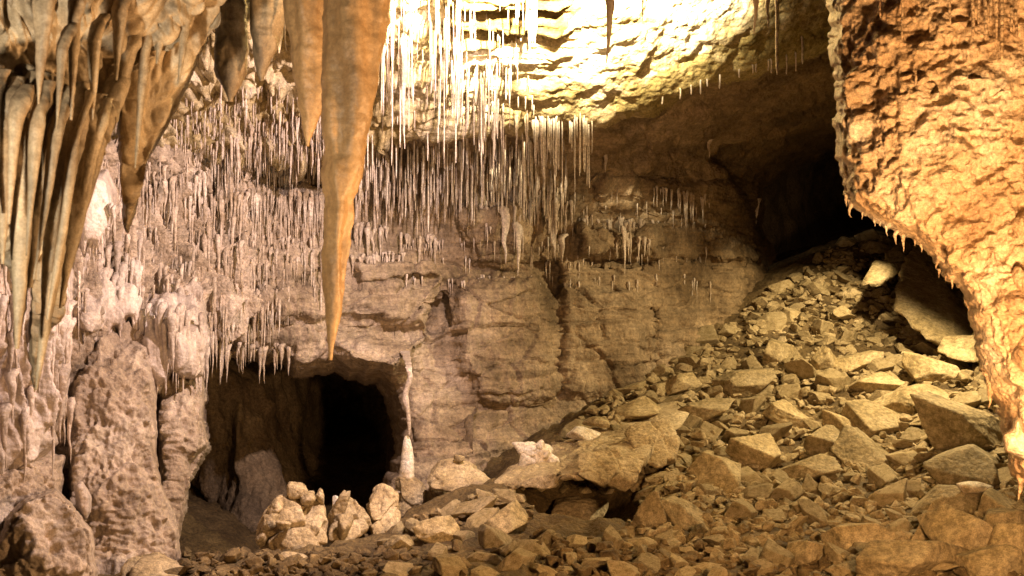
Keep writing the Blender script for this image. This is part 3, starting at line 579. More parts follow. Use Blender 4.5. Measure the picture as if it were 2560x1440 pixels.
RPOLY = [(2066,-220),(2062,20),(2082,62),(2070,110),(2082,200),(2086,300),(2090,400),(2108,470),(2130,515),(2175,550),(2250,590),(2310,625),(2360,690),(2405,730),(2428,800),(2442,880),(2470,960),(2500,1050),(2512,1120),(2522,1180),(2545,1205),(2600,1190),(2720,1150),(2820,1000),(2820,-220)]
rm, rD = relief("hanging_flowstone", RPOLY, [(2070,0,7.0),(2300,0,6.5),(2560,0,6.2),(2800,0,6.0),(2090,400,6.9),(2300,400,6.5),(2560,400,6.4),(2800,400,6.2),(2400,700,6.5),(2560,800,6.3),(2540,1200,6.4),(2800,1000,6.2)],
       90, 0.55, 3.0, d_right, M_FLOWR, "huge orange lit hanging flowstone mass along the right edge, rippled and tapering to a tip", "flowstone", seed=41, jit=12, jscale=28)
def part_drip(parent, name, u, v0, v1, wpx, d, mat, kind="cone", seed=None, emb=10, sides=10, lump=0.25):
    v, f = drip_np(P(u, v0 - emb, d), (v1 - v0 + emb) / F * d, wpx / 2 / F * d, kind, seed or rng.randint(1, 9999), sides, 14, lump=lump)
    return centred(name, v, f, mat, parent, base=v[0])
for k in range(46):
    u = rng.uniform(-30, 176); v0 = rng.uniform(560, 1040); part_drip(FW, "drip", u, v0, v0 + rng.uniform(60, 190), rng.uniform(12, 30), np.interp(u, [0, 180], [8.25, 8.95]) - 0.02 + 0.3 * sstep(120, 180, u), M_FLOW, emb=14)
for k in range(14):
    u = 198 + k * 6.5; part_drip(CU[0], "drip", u, 590 + rng.uniform(-40, 20) - abs(k - 5) * 5, 640 + rng.uniform(-20, 30) - abs(k - 5) * 6, rng.uniform(10, 16), 9.45, M_FLOW)
for k in range(46):
    u = rng.uniform(348, 520); v0 = rng.uniform(760, 900); part_drip(CU[1], "drip", u, v0, min(v0 + rng.uniform(70, 150), 990), rng.uniform(10, 22), np.interp(u, [350, 430, 515], [10.95, 10.72, 11.2]) - 0.10, M_FLOW)
for k in range(44):
    u = rng.uniform(192, 350); v0 = rng.uniform(600, 800); part_drip(CU[2], "drip", u, v0, min(v0 + rng.uniform(70, 160), 905), rng.uniform(9, 22), np.interp(u, [190, 350], [10.35, 10.95]) - 0.12 + (800 - v0) * .0008, M_FLOW)
for u, v0, v1, wd in [(a_ + rng.uniform(-6, 6), b_, b_ + (c_ - b_) * rng.uniform(.5, 1.5), d_ * rng.uniform(.7, 1.3)) for a_, b_, c_, d_ in [(2133,505,535,22),(2152,520,545,14),(2180,540,575,16),(2213,565,583,12),(2238,580,612,16),(2262,590,618,18),(2300,615,632,12),(2338,655,668,10),(2385,705,722,12),(2418,760,775,12),(2112,470,492,14),(2122,492,514,12),
                      (2475,940,1022,24),(2482,960,1000,16),(2536,1080,1130,18),(2518,1090,1140,16),(2545,1100,1200,34),(2556,1100,1180,22),(2530,1120,1160,14),(2350,680,694,9),(2368,690,706,9),(2432,800,815,9),(2200,556,568,9),(2285,606,617,8)]]:
    part_drip(rm, "drip", u, v0, v1, wd, rD(u, v0) + 0.33, M_FLOWR)
for u, v0, v1, wd in [(2432,-60,95,9),(2445,-60,60,8),(2462,-60,100,10),(2490,-20,140,14),(2505,-20,150,10),(2530,20,80,8),(2540,30,95,8),(2478,-60,60,8),(2257,-60,100,6),(2200,-60,45,6),(2375,-40,60,6),(2290,180,215,6)]:
    part_drip(rm, "drip", u, v0, v1, wd, rD(u, v0) - 0.12, M_FLOWR, "straw" if wd < 12 else "cone")
def rock_blob(name, u, v, d, wpx, hpx, dep, mat, seed, parent=None, n=5, amp=0.07, cuts=6, pw=9.0, label=None, cat=None):
    v_, f = random_rock(seed, n, cuts, amp, pw); s = np.array([wpx / 2 / F * d, dep, hpx / 2 / F * d]) / 0.92
    c = np.array(P(u, v, d)); return tag(centred(name, v_ * s + c, f, mat, parent, base=c), label, cat)
for k, (u, v, a, b) in enumerate([(2310,215,36,34),(2270,195,34,24),(2430,350,50,50),(2215,310,26,30),(2420,205,40,26),(2330,245,26,20),(2500,240,36,26),(2550,700,34,60),(2548,560,40,60),(2552,890,30,60)]):
    rock_blob("knob", u, v, rD(u, v) - 0.02, a, b, 0.09, M_FLOWR, 800 + k, rm, 4, 0.12, 5, 5.0)
# small figure-like bell of flowstone at the bottom of the right mass
bl_, _ = relief("flowstone_bell", [(2535,1050),(2545,1038),(2556,1045),(2562,1070),(2580,1090),(2590,1140),(2565,1150),(2540,1140),(2512,1130),(2506,1085),(2528,1072)], [(2510,1100,6.0),(2580,1100,6.0),(2540,1040,6.0)], 24, 0.16, 2.5, d_flow(0.03, 0.02, 0.02, 0.6), M_FLOWR, jit=2, parent=rm)

# ------------------------------------------------------------------ foreground: hanging blades and big stalactites at the upper left
def d_blade(p, u, v, e):
    a = S3(p, 1, 1, 0.16) + 0.16 * fbm(p * 1.5, 2, 507)[:, None]
    return 0.05 * vnoise(a * 3.6, 501) + 0.11 * np.abs(vnoise(a * 7.5, 502)) + 0.07 * np.abs(vnoise(a * 15, 504)) + 0.03 * np.abs(vnoise(a * 30, 506)) + 0.04 * fbm(p * 2.2, 3, 503) + 0.008 * fbm(p * 14, 3, 505)
def d_spike(p, u, v, e): return 0.018 * fbm(S3(p, 5, 5, 1.2), 3, 511) + 0.010 * ridged(S3(p, 16, 16, 1.0), 2, 512) + 0.006 * fbm(p * 22, 3, 513)
def spike(name, prof, d, mat, seed, label, lump=0.06, parent=None, flat=0.9, root=0.0):
    """stalactite through (row, left, right) outline points, round in section."""
    a = np.array(prof, float); vv = np.linspace(a[0, 0], a[-1, 0], 130); L = np.interp(vv, a[:, 0], a[:, 1]); R = np.interp(vv, a[:, 0], a[:, 2])
    k = np.ones(7) / 7; pad = lambda x: np.concatenate([np.full(3, x[0]), x, np.full(3, x[-1])]); L = np.convolve(pad(L), k, "valid"); R = np.convolve(pad(R), k, "valid")
    path = np.stack([((L + R) / 2 - 1280) / F * d, d + root * np.clip(1 - np.linspace(0, 1, len(vv)) / 0.3, 0, 1) ** 1.5, CZ + (720 - vv) / F * d], 1); rad = np.maximum((R - L) / 2, 1.0) / F * d
    v, f4, f3 = lathe(path, rad, 48, 0.0, seed, flat); c = np.vstack([np.repeat(path, 48, 0), path[:1], path[-1:]]); n = v - c; ln = np.linalg.norm(n, axis=1, keepdims=True); n = n / (ln + 1e-6)
    q = v.astype(np.float32); w = np.clip(ln[:, 0] / 0.06, 0.15, 1)
    v = v + n * (w * lump * (0.40 * fbm(S3(q, 5, 5, 1.6), 3, seed) + 0.42 * ridged(S3(q, 9, 9, 0.45), 2, seed + 3) + 0.05 * ridged(S3(q, 2.5, 2.5, 13), 2, seed + 8) + 0.12 * fbm(q * 15, 3, seed + 6)))[:, None]
    return tag(centred(name, v, tri_all(f4, f3), mat, parent, base=path[0]), label, None if parent else "stalactite")
hm, _ = relief("hanging_dripstone", [(-420,-240),(520,-240),(520,20),(430,110),(330,180),(288,265),(262,330),(232,400),(205,480),(170,560),(130,600),(96,640),(80,600),(60,640),(20,640),(-60,600),(-420,600)],
       [(-400,0,4.1),(0,0,4.4),(500,-100,4.9),(0,500,4.7),(250,300,5.0),(90,600,4.9)], 60, 0.3, 3.2, d_blade, M_DARK, "huge brown pleated dripstone mass at upper left ending in two long blades", "dripstone", seed=51, jit=7)
bpy.context.view_layer.update()
relief("blade", [(-420,230),(-200,200),(20,185),(110,175),(140,330),(120,520),(92,640),(70,720),(60,800),(52,845),(40,888),(34,830),(36,740),(24,680),(0,640),(-60,600),(-420,600)], [(-400,300,4.0),(0,300,4.25),(130,300,4.45),(40,850,4.5)], 55, 0.25, 3.0, d_blade, M_DARK, parent=hm, seed=57, jit=5)
relief("blade", [(120,240),(190,215),(288,255),(262,330),(232,400),(205,500),(182,610),(165,720),(140,800),(112,860),(98,930),(88,992),(78,940),(72,870),(74,760),(92,640),(108,520),(112,400)], [(120,300,4.5),(280,300,4.8),(90,950,4.75)], 55, 0.25, 3.0, d_blade, M_DARK, parent=hm, seed=58, jit=5)
for k, (ut, vt, ub, vb, wd, d) in enumerate([(-60,150,-70,600,70,4.0),(18,180,6,660,62,4.02),(70,170,42,872,66,4.12),(122,185,74,720,60,4.22),(178,195,90,975,72,4.35),(226,225,150,770,58,4.5),(262,240,196,590,46,4.65),(292,170,236,440,38,4.75),(185,-60,178,300,34,4.2),(330,60,290,290,34,4.8),(110,-80,96,260,60,4.0),(420,-60,392,160,50,4.9),(42,200,22,560,34,3.96),(96,190,66,640,34,4.05),(150,205,84,700,36,4.16),(202,215,118,800,34,4.3),(246,235,172,660,34,4.5),(-20,160,-8,540,36,3.95),(160,40,140,330,30,4.1),(240,20,232,300,40,4.4),(300,-40,290,200,36,4.6),(470,-40,446,210,30,4.95),(365,20,338,420,30,4.85)]):
    pr = []
    for t in np.linspace(0, 1, 9): c = ut + (ub - ut) * t ** 1.3; h = wd / 2 * (min(1, t / 0.1 + 0.6)) * max(1 - t, 0.02) ** 0.75; pr.append((vt + (vb - vt) * t, c - h, c + h))
    spike("blade", pr, d, M_DARK, 580 + k, None, 0.10, hm, 1.0, 0.10)
hm2, _ = relief("hanging_dripstone", [(300,-230),(560,-230),(540,60),(505,130),(482,190),(455,250),(430,300),(400,350),(372,400),(352,470),(335,545),(318,595),(306,540),(300,440),(294,330),(298,200)],
       [(300,0,5.0),(520,0,5.2),(320,580,5.3)], 50, 0.28, 3.0, d_blade, M_DARK, "broad brown hanging blade right of the huge pleated mass, ending in a point", "dripstone", seed=52, jit=4)
spike("stalactite", [(-200,545,615),(60,552,604),(110,560,600),(150,553,602),(190,556,598),(220,566,588),(254,574,578)], 6.1, M_DARK, 53, "dark knobbly stalactite, leftmost of the short dark ones before the bright ledges", 0.14)
spike("stalactite", [(-200,610,730),(20,634,708),(90,638,690),(140,640,672),(175,644,662),(202,652,655)], 6.0, M_DARK, 54, "short dark brown stalactite between the knobbly one and the amber one", 0.10)
spike("stalactite", [(-230,712,824),(20,727,819),(100,736,813),(190,747,804),(270,756,793),(330,762,779),(366,767,769)], 5.6, M_AMBER, 55, "amber brown tapered stalactite just left of the longest one, half its length", 0.09)
spike("stalactite", [(-230,815,990),(20,820,963),(140,821,945),(250,822,928),(360,820,908),(480,816,888),(600,814,874),(700,813,858),(790,816,844),(860,821,833),(900,825,827)], 5.25, M_AMBER, 56, "longest stalactite, a smooth amber brown spike reaching below mid picture", 0.11)
def fg(u, v0, v1, wd, d, label, group=None, mat=M_DARK):
    v, f = drip_np(P(u, v0, d), (v1 - v0) / F * d, wd / 2 / F * d, "cone", int(u * 7 + v1), 14, 30, lump=0.35); tag(centred("stalactite", v, f, mat, None, base=v[0]), label, "stalactite", group)
fg(1519, -160, 158, 44, 8.4, "dark silhouetted stalactite hanging alone before the brightest part of the ceiling")
fg(1607, -90, 58, 14, 8.5, "tiny dark stalactite tip at the top, right of the silhouetted one")
fg(1886, -150, 85, 36, 8.6, "brown curved stalactite at the top, left one of the pair before the ceiling's right part")
fg(1922, -150, 70, 32, 8.6, "brown blunt stalactite at the top, right one of the pair before the ceiling's right part")
fg(497, -100, 185, 14, 5.4, "thin brown stalactite along the right edge of the broad hanging blade")
fg(525, -100, 150, 18, 5.5, "thin dark stalactite between the broad hanging blade and the knobbly dark one")
fg(448, 150, 300, 8, 5.8, "very thin dark straw before the popcorn ledges beside the broad hanging blade")
fg(715, -120, 130, 16, 5.9, "thin dark stalactite close to the left of the amber stalactite")

# ------------------------------------------------------------------ stalagmite and wavy drip over it
sb = ground_at(1015, 1330); sd = 12.4
root = bpy.data.objects.new("stalagmite", None); COL.objects.link(root); root.location = P(1035, 1320, sd); bpy.context.view_layer.update()
tag(root, "tall pale stalagmite standing on its lumpy pedestal below the wavy drip", "stalagmite")
t = np.linspace(0, 1, 60); z0 = P(0, 1228, sd)[2]; z1 = P(0, 1088, sd)[2]
rad = np.interp(t, [0, .08, .25, .5, .75, .9, .97, 1], [.125, .100, .088, .080, .063, .044, .029, .005]) * (1 + 0.022 * np.sin(t * 52 + 1.2 * np.sin(t * 23)))
cx = P(1014, 0, sd)[0]; path = np.stack([cx + 0.012 * np.sin(t * 3) + t * 0.012, np.full(60, sd), z0 + (z1 - z0) * t], 1)
v, f4, f3 = lathe(path, rad, 22, 0.10, 61); centred("shaft", v, tri_all(f4, f3), M_WHITE, root)
def ellip_rock(name, pts, mat, parent=None, label=None, cat=None, n=5, amp=0.03, seed=1, group=None, pw=14.0, fine=0.012, base=None):
    v, f = hull_rock([P(*a) for a in pts], n, amp, seed, pw, fine); return tag(centred(name, v, f, mat, parent, base), label, cat, group)
ellip_rock("pedestal", [(985,1195,12.3),(1040,1190,12.3),(1075,1225,12.4),(1085,1300,12.2),(1045,1345,12.1),(995,1340,12.1),(1000,1200,13),(1060,1200,13),(1070,1300,13),(1000,1320,12.9)], M_BOULD, root, amp=0.06, seed=62, pw=9)
t = np.linspace(0, 1, 50); uu = 1018 + np.interp(t, [0, .2, .35, .55, .75, .9, 1], [-10, 2, 8, -6, 2, 6, 4]); vv_ = 862 + (1090 - 862) * t
_ds = surf(1010, 885) + 0.12; path = np.array([P(a, b, np.interp(b, [862, 925, 1090], [_ds + 0.45, 12.35, 12.35])) for a, b in zip(uu, vv_)]); rad = np.interp(t, [0, .12, .3, .6, .8, .95, 1], [.08, .045, .026, .031, .024, .013, .009])
v, f4, f3 = lathe(path, rad, 16, 0.45, 63); tag(centred("stalactite", v, tri_all(f4, f3), M_CONE, None, base=path[0]), "thin wavy calcite string hanging from the overhang down to the stalagmite's tip", "stalactite")

# ------------------------------------------------------------------ boulders
R_ = ellip_rock
b1 = R_("boulder", [(672,1290,9.9),(700,1245,9.9),(745,1225,10),(800,1262,10),(822,1318,9.8),(812,1370,9.6),(760,1388,9.5),(690,1360,9.6),(640,1340,9.8),(635,1385,9.8),(690,1270,10.6),(800,1290,10.6),(760,1385,10.4),(660,1380,10.4)], M_BOULD, None, "big split boulder crusted with popcorn, leftmost of the pale boulders before the passage", "boulder", 6, 0.08, 71)
for k, (u, v, a, b, d) in enumerate([(742,1226,58,40,9.95),(768,1250,40,36,9.9),(690,1268,34,40,9.8),(672,1308,38,40,9.7),(800,1240,22,30,10),(655,1345,30,44,9.7),(712,1315,30,26,9.6)]):
    rock_blob("crust", u, v, d, a, b, 0.08, M_BOULD, 820 + k, b1, 4, 0.16, 6, 5)
b2 = R_("boulder", [(822,1290,10.2),(850,1262,10.2),(890,1240,10.3),(905,1262,10.3),(930,1315,10.1),(905,1345,10),(860,1368,9.9),(822,1350,9.9),(850,1270,10.8),(915,1320,10.7),(850,1360,10.6)], M_BOULD, None, "pale scooped boulder carrying a tiny white stalagmite, between the split and the upright boulder", "boulder", 6, 0.05, 72)
st = rock_blob("stub", 840, 1255, 10.15, 16, 34, 0.03, M_WHITE, 831, b2, 4, 0.03, 4, 5); rock_blob("stub", 838, 1290, 10.1, 30, 50, 0.06, M_BOULD, 832, b2, 4, 0.12, 4, 5); rock_blob("stub", 862, 1315, 9.95, 34, 50, 0.07, M_BOULD, 833, b2, 4, 0.12, 4, 5)
R_("boulder", [(905,1260,10.4),(940,1212,10.5),(985,1208,10.5),(998,1230,10.5),(998,1320,10.3),(975,1345,10.2),(940,1362,10.1),(925,1320,10.2),(910,1290,10.4),(950,1215,11),(990,1240,11),(985,1330,10.9),(930,1330,10.8)], M_BOULD, None, "upright cracked pale boulder standing just left of the stalagmite", "boulder", 6, 0.07, 73)
R_("boulder", [(1066,1195,12.2),(1095,1158,12.3),(1145,1150,12.4),(1200,1175,12.3),(1228,1205,12.1),(1180,1228,11.9),(1080,1222,11.9),(1100,1160,13),(1200,1190,12.9),(1100,1220,12.8)], M_BOULD, None, "low rounded olive boulder at the wall's foot right of the stalagmite", "boulder", 5, 0.05, 74)
rock_blob("rock", 1150, 1147, 12.3, 22, 16, 0.06, M_ROCK, 840, None, 4, label="small stone lying on top of the low rounded olive boulder", cat="rock")
R_("boulder", [(650,1440,8.9),(670,1400,8.9),(720,1380,9.0),(770,1395,8.9),(730,1440,8.7),(680,1460,8.6),(700,1400,9.5),(740,1450,9.3)], M_BOULD, None, "knobbly low boulder below the split boulder at the bottom edge", "boulder", 5, 0.06, 75)
R_("boulder", [(735,1440,8.6),(770,1400,8.7),(798,1395,8.8),(800,1410,8.8),(775,1470,8.5),(720,1470,8.5),(770,1400,9.1),(790,1440,9.0)], M_BOULD, None, "smooth flat grey slab leaning beside the knobbly boulder at the bottom edge", "boulder", 5, 0.012, 76, pw=24)
R_("boulder", [(300,1440,8.3),(330,1400,8.5),(400,1395,8.6),(460,1420,8.5),(500,1450,8.3),(420,1480,8.0),(300,1480,8.0),(400,1405,9.2),(480,1450,9.0)], M_BOULD, None, "low lumpy boulder at the bottom edge in front of the massive column", "boulder", 5, 0.08, 77, pw=10)
# the big overhanging ledge slab with loose block
sl = R_("ledge_slab", [(1232,1206,11.5),(1300,1160,12.2),(1420,1102,13.1),(1600,1058,13.7),(1650,1085,12.7),(1608,1135,11.6),(1450,1170,11.1),(1440,1208,11.1),(1604,1172,11.6),(1245,1220,11.4),(1420,1150,13.0),(1620,1110,13.5)], M_BOULD, None, "biggest pale slab jutting from the rubble over a black hollow, with white calcite on its left end", "slab", 6, 0.05, 78, pw=90, fine=0.022)
bpy.context.view_layer.update()
R_("broken_corner", [(1448,1138,11.35),(1540,1120,11.5),(1610,1150,11.35),(1602,1180,11.15),(1562,1228,11.05),(1490,1204,11.0),(1450,1186,11.05),(1500,1130,12.3),(1600,1160,12.3),(1540,1225,11.8)], M_BOULD, sl, None, None, 6, 0.05, 97, pw=80, fine=0.02)
R_("boulder", [(1565,1085,12.2),(1600,1058,12.4),(1672,1050,12.4),(1692,1080,12.1),(1690,1150,11.8),(1640,1165,11.7),(1612,1150,11.8),(1590,1110,12.0),(1610,1060,13.0),(1680,1070,13.0),(1670,1150,12.6)], M_BOULD, None, "squarish pale block resting against the right end of the biggest slab", "boulder", 5, 0.04, 79, pw=60)
R_("boulder", [(1410,1110,13.0),(1470,1070,13.4),(1560,1040,13.8),(1690,1005,14.2),(1720,1030,13.6),(1690,1075,12.8),(1580,1085,12.8),(1500,1110,12.8),(1600,1020,14.5),(1690,1040,14.2),(1450,1100,13.8)], M_BOULD, None, "long low tan slab lying behind the biggest slab, sloping up to the right", "boulder", 5, 0.05, 80, pw=50)
R_("boulder", [(1390,1255,11.5),(1450,1245,11.6),(1520,1248,11.6),(1520,1275,11.5),(1480,1340,11.1),(1400,1330,11.1),(1370,1300,11.3),(1400,1250,12.1),(1520,1250,12.2),(1480,1330,11.9)], M_BOULD, None, "dark block in the black hollow under the biggest slab", "boulder", 5, 0.04, 81, pw=30)
cc = rock_blob("calcite_cluster", 1325, 1125, 12.0, 70, 40, 0.14, M_WHITE, 850, None, 5, 0.14, 8, 7, "brightest white calcite lump sitting on the left end of the biggest slab", "calcite")
for k, (u, v, a, b) in enumerate([(1352,1114,24,24),(1345,1140,44,44),(1382,1148,26,22),(1318,1148,40,30),(1362,1135,24,20)]): rock_blob("lump", u, v, 11.92, a, b, 0.07, M_WHITE, 860 + k, cc, 4, 0.07, 3, 4)
c2 = rock_blob("calcite_cluster", 1455, 1084, 12.9, 72, 28, 0.14, M_WHITE, 870, None, 5, 0.10, 8, 12, "white banded calcite block lying behind the biggest slab", "calcite"); rock_blob("lump", 1500, 1056, 13.2, 50, 24, 0.12, M_ROCK, 871, c2, 4, 0.12)
# right part: leaning slabs and foreground boulders
R_("boulder", [(2235,720,15.8),(2290,610,17.5),(2330,590,18),(2440,740,16.5),(2470,900,14.6),(2400,860,14.6),(2300,840,14.8),(2240,770,15.4),(2330,600,18.8),(2500,760,17.5),(2480,900,16)], M_ROCK, None, "tall smooth tan slab leaning on the upper slope behind the hanging flowstone", "boulder", 6, 0.05, 82, pw=70, fine=0.02)
R_("boulder", [(2150,720,16.2),(2180,660,17),(2275,590,18),(2290,610,17.8),(2240,690,16.6),(2190,725,16.0),(2200,660,17.6),(2280,620,18.4)], M_ROCK, None, "narrow tilted slab leaning against the tall smooth slab near the crest", "boulder", 5, 0.04, 83, pw=70)
R_("boulder", [(2360,840,14.4),(2470,835,14.2),(2480,900,13.9),(2400,905,13.9),(2345,880,14.1),(2370,850,15),(2480,860,15)], M_ROCK, None, "blunt block under the foot of the tall smooth slab", "boulder", 5, 0.04, 84, pw=70)
BIG = [  # u, v, width, height, depth factor, roll, label
 (2190,1058,150,66,.8,8,"widest flat slab in the middle of the rubble slope, dark face below"),
 (2148,905,110,44,.8,-14,"long pale slab lying flat below the crest, dark underside showing"),
 (2065,1110,100,90,.8,10,"large block with a pale top left of the widest flat slab's lower corner"),
 (1972,1042,110,50,.8,20,"slanting flat slab left of the widest flat slab"),
 (2112,1078,66,56,.8,0,"cube shaped block touching the widest flat slab's left end"),
 (2430,1085,150,130,.7,25,"big dark slab face left of the hanging flowstone's tip"),
 (2420,1180,190,90,.8,5,"broad grey boulder under the big dark slab face"),
 (2375,1256,140,70,.8,-4,"broad dark boulder below the broad grey boulder"),
 (2490,1270,90,70,.8,0,"small blocky boulder under the orange lit chip"),
 (2400,1340,160,130,.8,18,"large faceted boulder with a pale scar near the bottom right corner"),
 (2520,1310,120,70,.8,0,"flat boulder at the right edge below the small blocky boulder"),
 (2525,1375,110,90,.8,14,"triangular boulder at the right edge above the bottom corner"),
 (2480,1415,150,80,.8,6,"dark boulder in the bottom right corner"),
 (2240,1405,190,90,.8,-5,"largest rough brown boulder at the bottom edge right of centre"),
 (2330,1335,80,80,.8,0,"shaded block between the largest rough boulder and the faceted boulder"),
 (2130,1350,110,70,.8,8,"pale wedge boulder above the largest rough boulder's left end"),
 (2010,1390,90,70,.8,0,"olive block near the bottom edge left of the largest rough boulder"),
 (1780,1180,120,90,.8,-20,"pale block with a knobbly top right of the squarish pale block"),
 (1700,1290,110,80,.8,14,"pale split block below and right of the black hollow"),
 (1620,1300,70,80,.8,0,"shaded upright block at the right rim of the black hollow"),
 (1890,1140,110,80,.8,30,"reddish brown blotched block right of the knobbly topped block"),
 (2010,1180,90,60,.8,-10,"leaning pale block below the large pale topped block"),
 (2160,1150,120,46,.8,-8,"thin slab lying below the cube shaped block"),
 (2060,910,60,80,.8,0,"pointed upright pale stone below the crest"),
 (1940,890,70,70,.8,10,"pale rhombic stone near the left rim of the upper slope"),
 (2300,1000,150,60,.8,-6,"rounded grey slab right of the widest flat slab's upper side"),
 (2320,930,100,70,.8,20,"tilted slab below the blunt block"),
 (1850,960,110,60,.8,-10,"rounded pinkish slab near the left rim of the slope"),
 (1750,1030,110,50,.8,-18,"flat pale slab at the slope's left rim above the squarish block"),
 (1700,960,90,40,.8,-16,"low flat stone at the slope's left rim against the back wall"),
 (1590,1030,120,36,.8,-12,"thin flat stone on the long low tan slab"),
 (2180,960,100,44,.8,-10,"flat stone midway between the pale flat slab and the widest slab"),
 (1180,1280,110,50,.8,-10,"dark flat stone right of the stalagmite's pedestal"),
 (1090,1330,90,56,.8,-14,"mossy brown stone in front of the stalagmite's pedestal"),
 (1250,1310,110,56,.8,-24,"tilted olive slab left of the black hollow"),
 (1000,1360,60,44,.8,0,"small rounded stone in front of the upright boulder"),
]
def rnd_rot(sd, roll, tilt=16):
    r = random.Random(sd); return Matrix.Rotation(math.radians(roll), 4, 'Y') @ Matrix.Rotation(math.radians(r.uniform(-tilt, tilt) + 12), 4, 'X') @ Matrix.Rotation(r.uniform(-.5, .5), 4, 'Z')
placed = []
for k, (u, v, a, b, df, roll, lb) in enumerate(BIG):
    g = ground_at(u, v + b * 0.25); 
    if g is None: continue
    d = g[1]; vv, f = random_rock(900 + k, 5, 7, 0.05, 60); s = np.array([a / 2 / F * d, a * 0.42 / F * d, b / 2 / F * d]) * 1.08
    c = np.array(P(u, v, d)); Rm = np.array(rnd_rot(k, roll).to_3x3()); co = (vv * s) @ Rm.T + c
    tag(centred("boulder" if a > 85 else "rock", co, f, M_ROCK, None, base=c), lb, "boulder" if a > 85 else "rock"); placed.append((u, v, (a + b) / 4))
for u, v, r in [(1420,1170,120),(1330,1200,90),(1530,1170,80),(1640,1100,60),(1570,1060,90),(1460,1290,70),(2350,740,90),(2230,660,50),(2410,870,60),(740,1300,90),(880,1300,60),(955,1290,50),(1040,1270,55),(1145,1190,60),(730,1420,60),(400,1430,90)]: placed.append((u, v, r))
# orange lit chip and sliver of calcite on the right boulders
rock_blob("rock", 2440, 1219, 9.8, 74, 28, 0.10, M_WHITE, 880, None, 4, 0.06, label="thin orange lit chip lying on the broad grey boulder", cat="rock")
rock_blob("stalagmite", 2462, 1320, 9.2, 16, 34, 0.03, M_CONE, 881, None, 4, 0.05, 4, 5, "tiny stalagmite stub right of the large faceted boulder", "stalagmite")

# --- the rubble: about 260 single rocks, then the small stones as one mass
ROCKS = []
for k in range(26):
    vv, f = random_rock(1000 + k, 5, 7, 0.045, 90); ROCKS.append(mesh_np("rock", vv, f, M_ROCK))
CREST = np.array([(980,1330),(1060,1285),(1250,1225),(1430,1070),(1500,992),(1640,915),(1760,855),(1850,795),(1900,742),(2000,675),(2060,622),(2120,590),(2180,585),(2330,590),(2600,700)], float)
HOLLOW = np.array([(1245,1222),(1440,1228),(1610,1228),(1590,1290),(1550,1345),(1440,1352),(1330,1330),(1330,1262)], float)
def on_slope(u, v): return not bool(inside(HOLLOW, np.array([u]), np.array([v]))[0]) and v > np.interp(u, CREST[:, 0], CREST[:, 1]) + 4 and not (u > 2440 and v < 900)
LAND = [("the black hollow under the biggest slab", 1500, 1310), ("the squarish pale block", 1640, 1100), ("the stalagmite's pedestal", 1040, 1290), ("the widest flat slab", 2190, 1058), ("the crest of the slope", 2170, 600),
        ("the tall smooth slab", 2350, 740), ("the large faceted boulder", 2400, 1340), ("the reddish blotched block", 1890, 1140), ("the low flat stone against the back wall", 1700, 960), ("the largest rough boulder", 2260, 1400), ("the long pale slab below the crest", 2148, 905), ("the pale split block", 1700, 1290), ("the pale rhombic stone", 1940, 890), ("the leaning pale block", 2010, 1180), ("the broad grey boulder", 2415, 1180)]
CAND = []
def try_place(n, lo, hi, gap, tries):
    c = 0
    for _ in range(tries):
        if c >= n: break
        u = rng.uniform(960, 2600); v = rng.uniform(590, 1450)
        if not on_slope(u, v): continue
        far = np.interp(v, [600, 1000, 1440], [0.55, 0.85, 1.0]); r = rng.uniform(lo, hi) * far
        if any((u - a) ** 2 + ((v - b) * 1.25) ** 2 < ((r + q_) * gap) ** 2 for a, b, q_ in placed): continue
        placed.append((u, v, r)); CAND.append((u, v, r)); c += 1
try_place(60, 32, 48, 0.72, 8000); try_place(215, 19, 33, 0.66, 30000)
rows = []
for u, v, r in CAND[:272]:
    g = ground_at(u, v)
    if g is None: continue
    d = g[1]; s = r / F * d; ax = rng.uniform(0.95, 1.35); ay = rng.uniform(0.8, 1.2); az = rng.choice([0.42, 0.5, 0.6, 0.75])
    o = bpy.data.objects.new("rock", rng.choice(ROCKS)); COL.objects.link(o); o.scale = (s * ax, s * ay, s * az)
    o.rotation_euler = (rng.uniform(-.45, .65), rng.uniform(-.6, .5), rng.uniform(0, 6.28)); o.location = (g[0], g[1], g[2] + s * az * 0.35)
    shape = "flat" if az < 0.48 else ("chunky" if az > 0.7 else ("long" if ax > 1.2 else "angular"))
    L = min(LAND, key=lambda q_: (q_[1] - u) ** 2 + (q_[2] - v) ** 2); dx, dy = u - L[1], v - L[2]
    side = ("right of" if dx > 0 else "left of") if abs(dx) > abs(dy) else ("below" if dy > 0 else "above"); rows.append((o, shape, L[0], side, math.hypot(dx, dy), r))
ORD = ["nearest", "second nearest", "third nearest", "fourth nearest", "fifth nearest", "sixth nearest", "seventh nearest", "eighth nearest", "ninth nearest", "tenth nearest"]
from collections import defaultdict
bk = defaultdict(list)
for r_ in rows: bk[(r_[1], r_[2], r_[3])].append(r_)
for (shape, L, side), lst in bk.items():
    for i, r_ in enumerate(sorted(lst, key=lambda z: z[4])):
        tag(r_[0], f"{ORD[min(i, 9)]} {shape} stone {side} {L}", "rock", "stones of the rubble slope")
sv = []; sf = []; off = 0; mv = []; mf = []; moff = 0
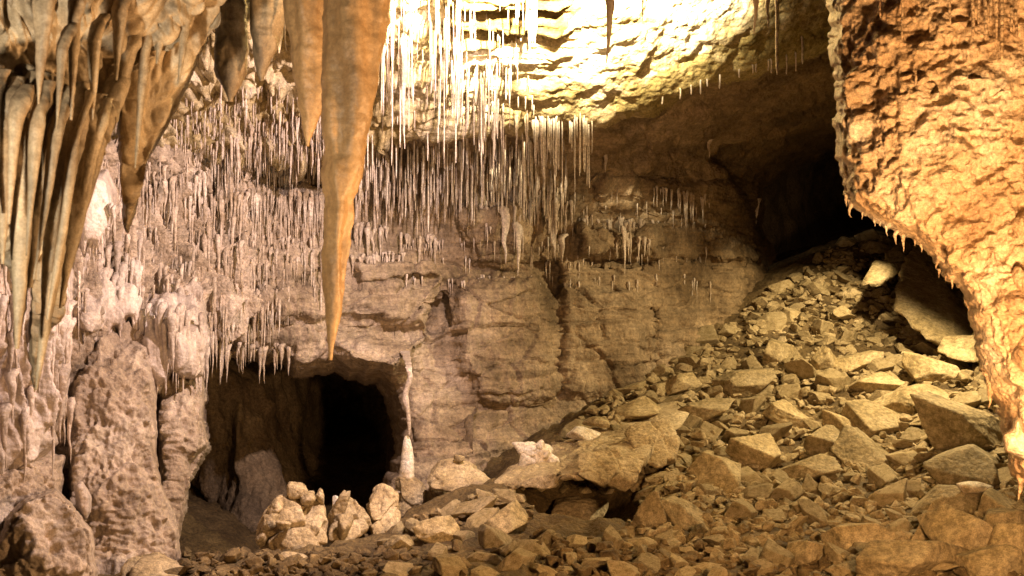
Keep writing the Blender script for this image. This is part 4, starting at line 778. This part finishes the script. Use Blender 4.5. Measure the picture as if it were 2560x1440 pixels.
def shard(sd):
    r = np.random.RandomState(sd); pt = r.uniform(-1, 1, (13, 3)); pt = pt / np.linalg.norm(pt, axis=1, keepdims=True) * r.uniform(0.8, 1.2, (13, 1)); bm = bmesh.new(); [bm.verts.new(tuple(map(float, x))) for x in pt * 0.85]
    res = bmesh.ops.convex_hull(bm, input=bm.verts[:]); bmesh.ops.delete(bm, geom=[g for g in bm.verts if not g.link_faces], context='VERTS'); bmesh.ops.triangulate(bm, faces=bm.faces[:])
    bmesh.ops.bevel(bm, geom=bm.edges[:], offset=0.045, segments=1, affect='EDGES'); bmesh.ops.triangulate(bm, faces=bm.faces[:]); bm.verts.ensure_lookup_table(); bm.verts.index_update()
    v = np.array([x.co[:] for x in bm.verts], np.float32); f = np.array([[a.index for a in t.verts] for t in bm.faces], np.int32); bm.free(); return v, f
BASE3 = [shard(1100 + k) for k in range(24)]
for _ in range(9000):
    u = rng.uniform(960, 2600); v = rng.uniform(590, 1455)
    if _ % 30 == 0: u = rng.uniform(460, 1000); v = rng.uniform(1385, 1455)
    elif not on_slope(u, v) or (u < 1330 and v > 1310 and rng.random() < .9): continue
    g = ground_at(u, v)
    if g is None: continue
    far = np.interp(v, [600, 1000, 1440], [0.6, 0.85, 1.0]); r = (8 + 21 * rng.random() ** 1.3) * far; s = r / F * g[1]
    vv, f = rng.choice(BASE3); Rm = np.array(Matrix.Rotation(rng.uniform(0, 6.28), 3, 'Z') @ Matrix.Rotation(rng.uniform(-.7, .7), 3, 'X')); sc = np.array([rng.uniform(.9, 1.4), rng.uniform(.7, 1.1), rng.uniform(.5, .95)]) * s
    co = (vv * sc) @ Rm.T + np.array([g[0], g[1], g[2] + s * rng.uniform(-0.1, 0.45)])
    if v + rng.gauss(0, 25) > np.interp(u, [900, 1300, 1600, 2000, 2600], [1230, 1290, 1370, 1410, 1400]): mv.append(co); mf.append(f + moff); moff += len(vv)
    else: sv.append(co); sf.append(f + off); off += len(vv)
tag(link("muddy_rubble", mesh_np("muddy_rubble", np.vstack(mv), np.vstack(mf), M_MUD, False)), "countless small mud coated stones on the dark earthy floor along the bottom edge", "rubble", kind="stuff")
tag(link("small_rubble", mesh_np("small_rubble", np.vstack(sv), np.vstack(sf), M_GRAVEL, False)), "countless small broken limestone stones filling the gaps of the rubble slope", "rubble", kind="stuff")
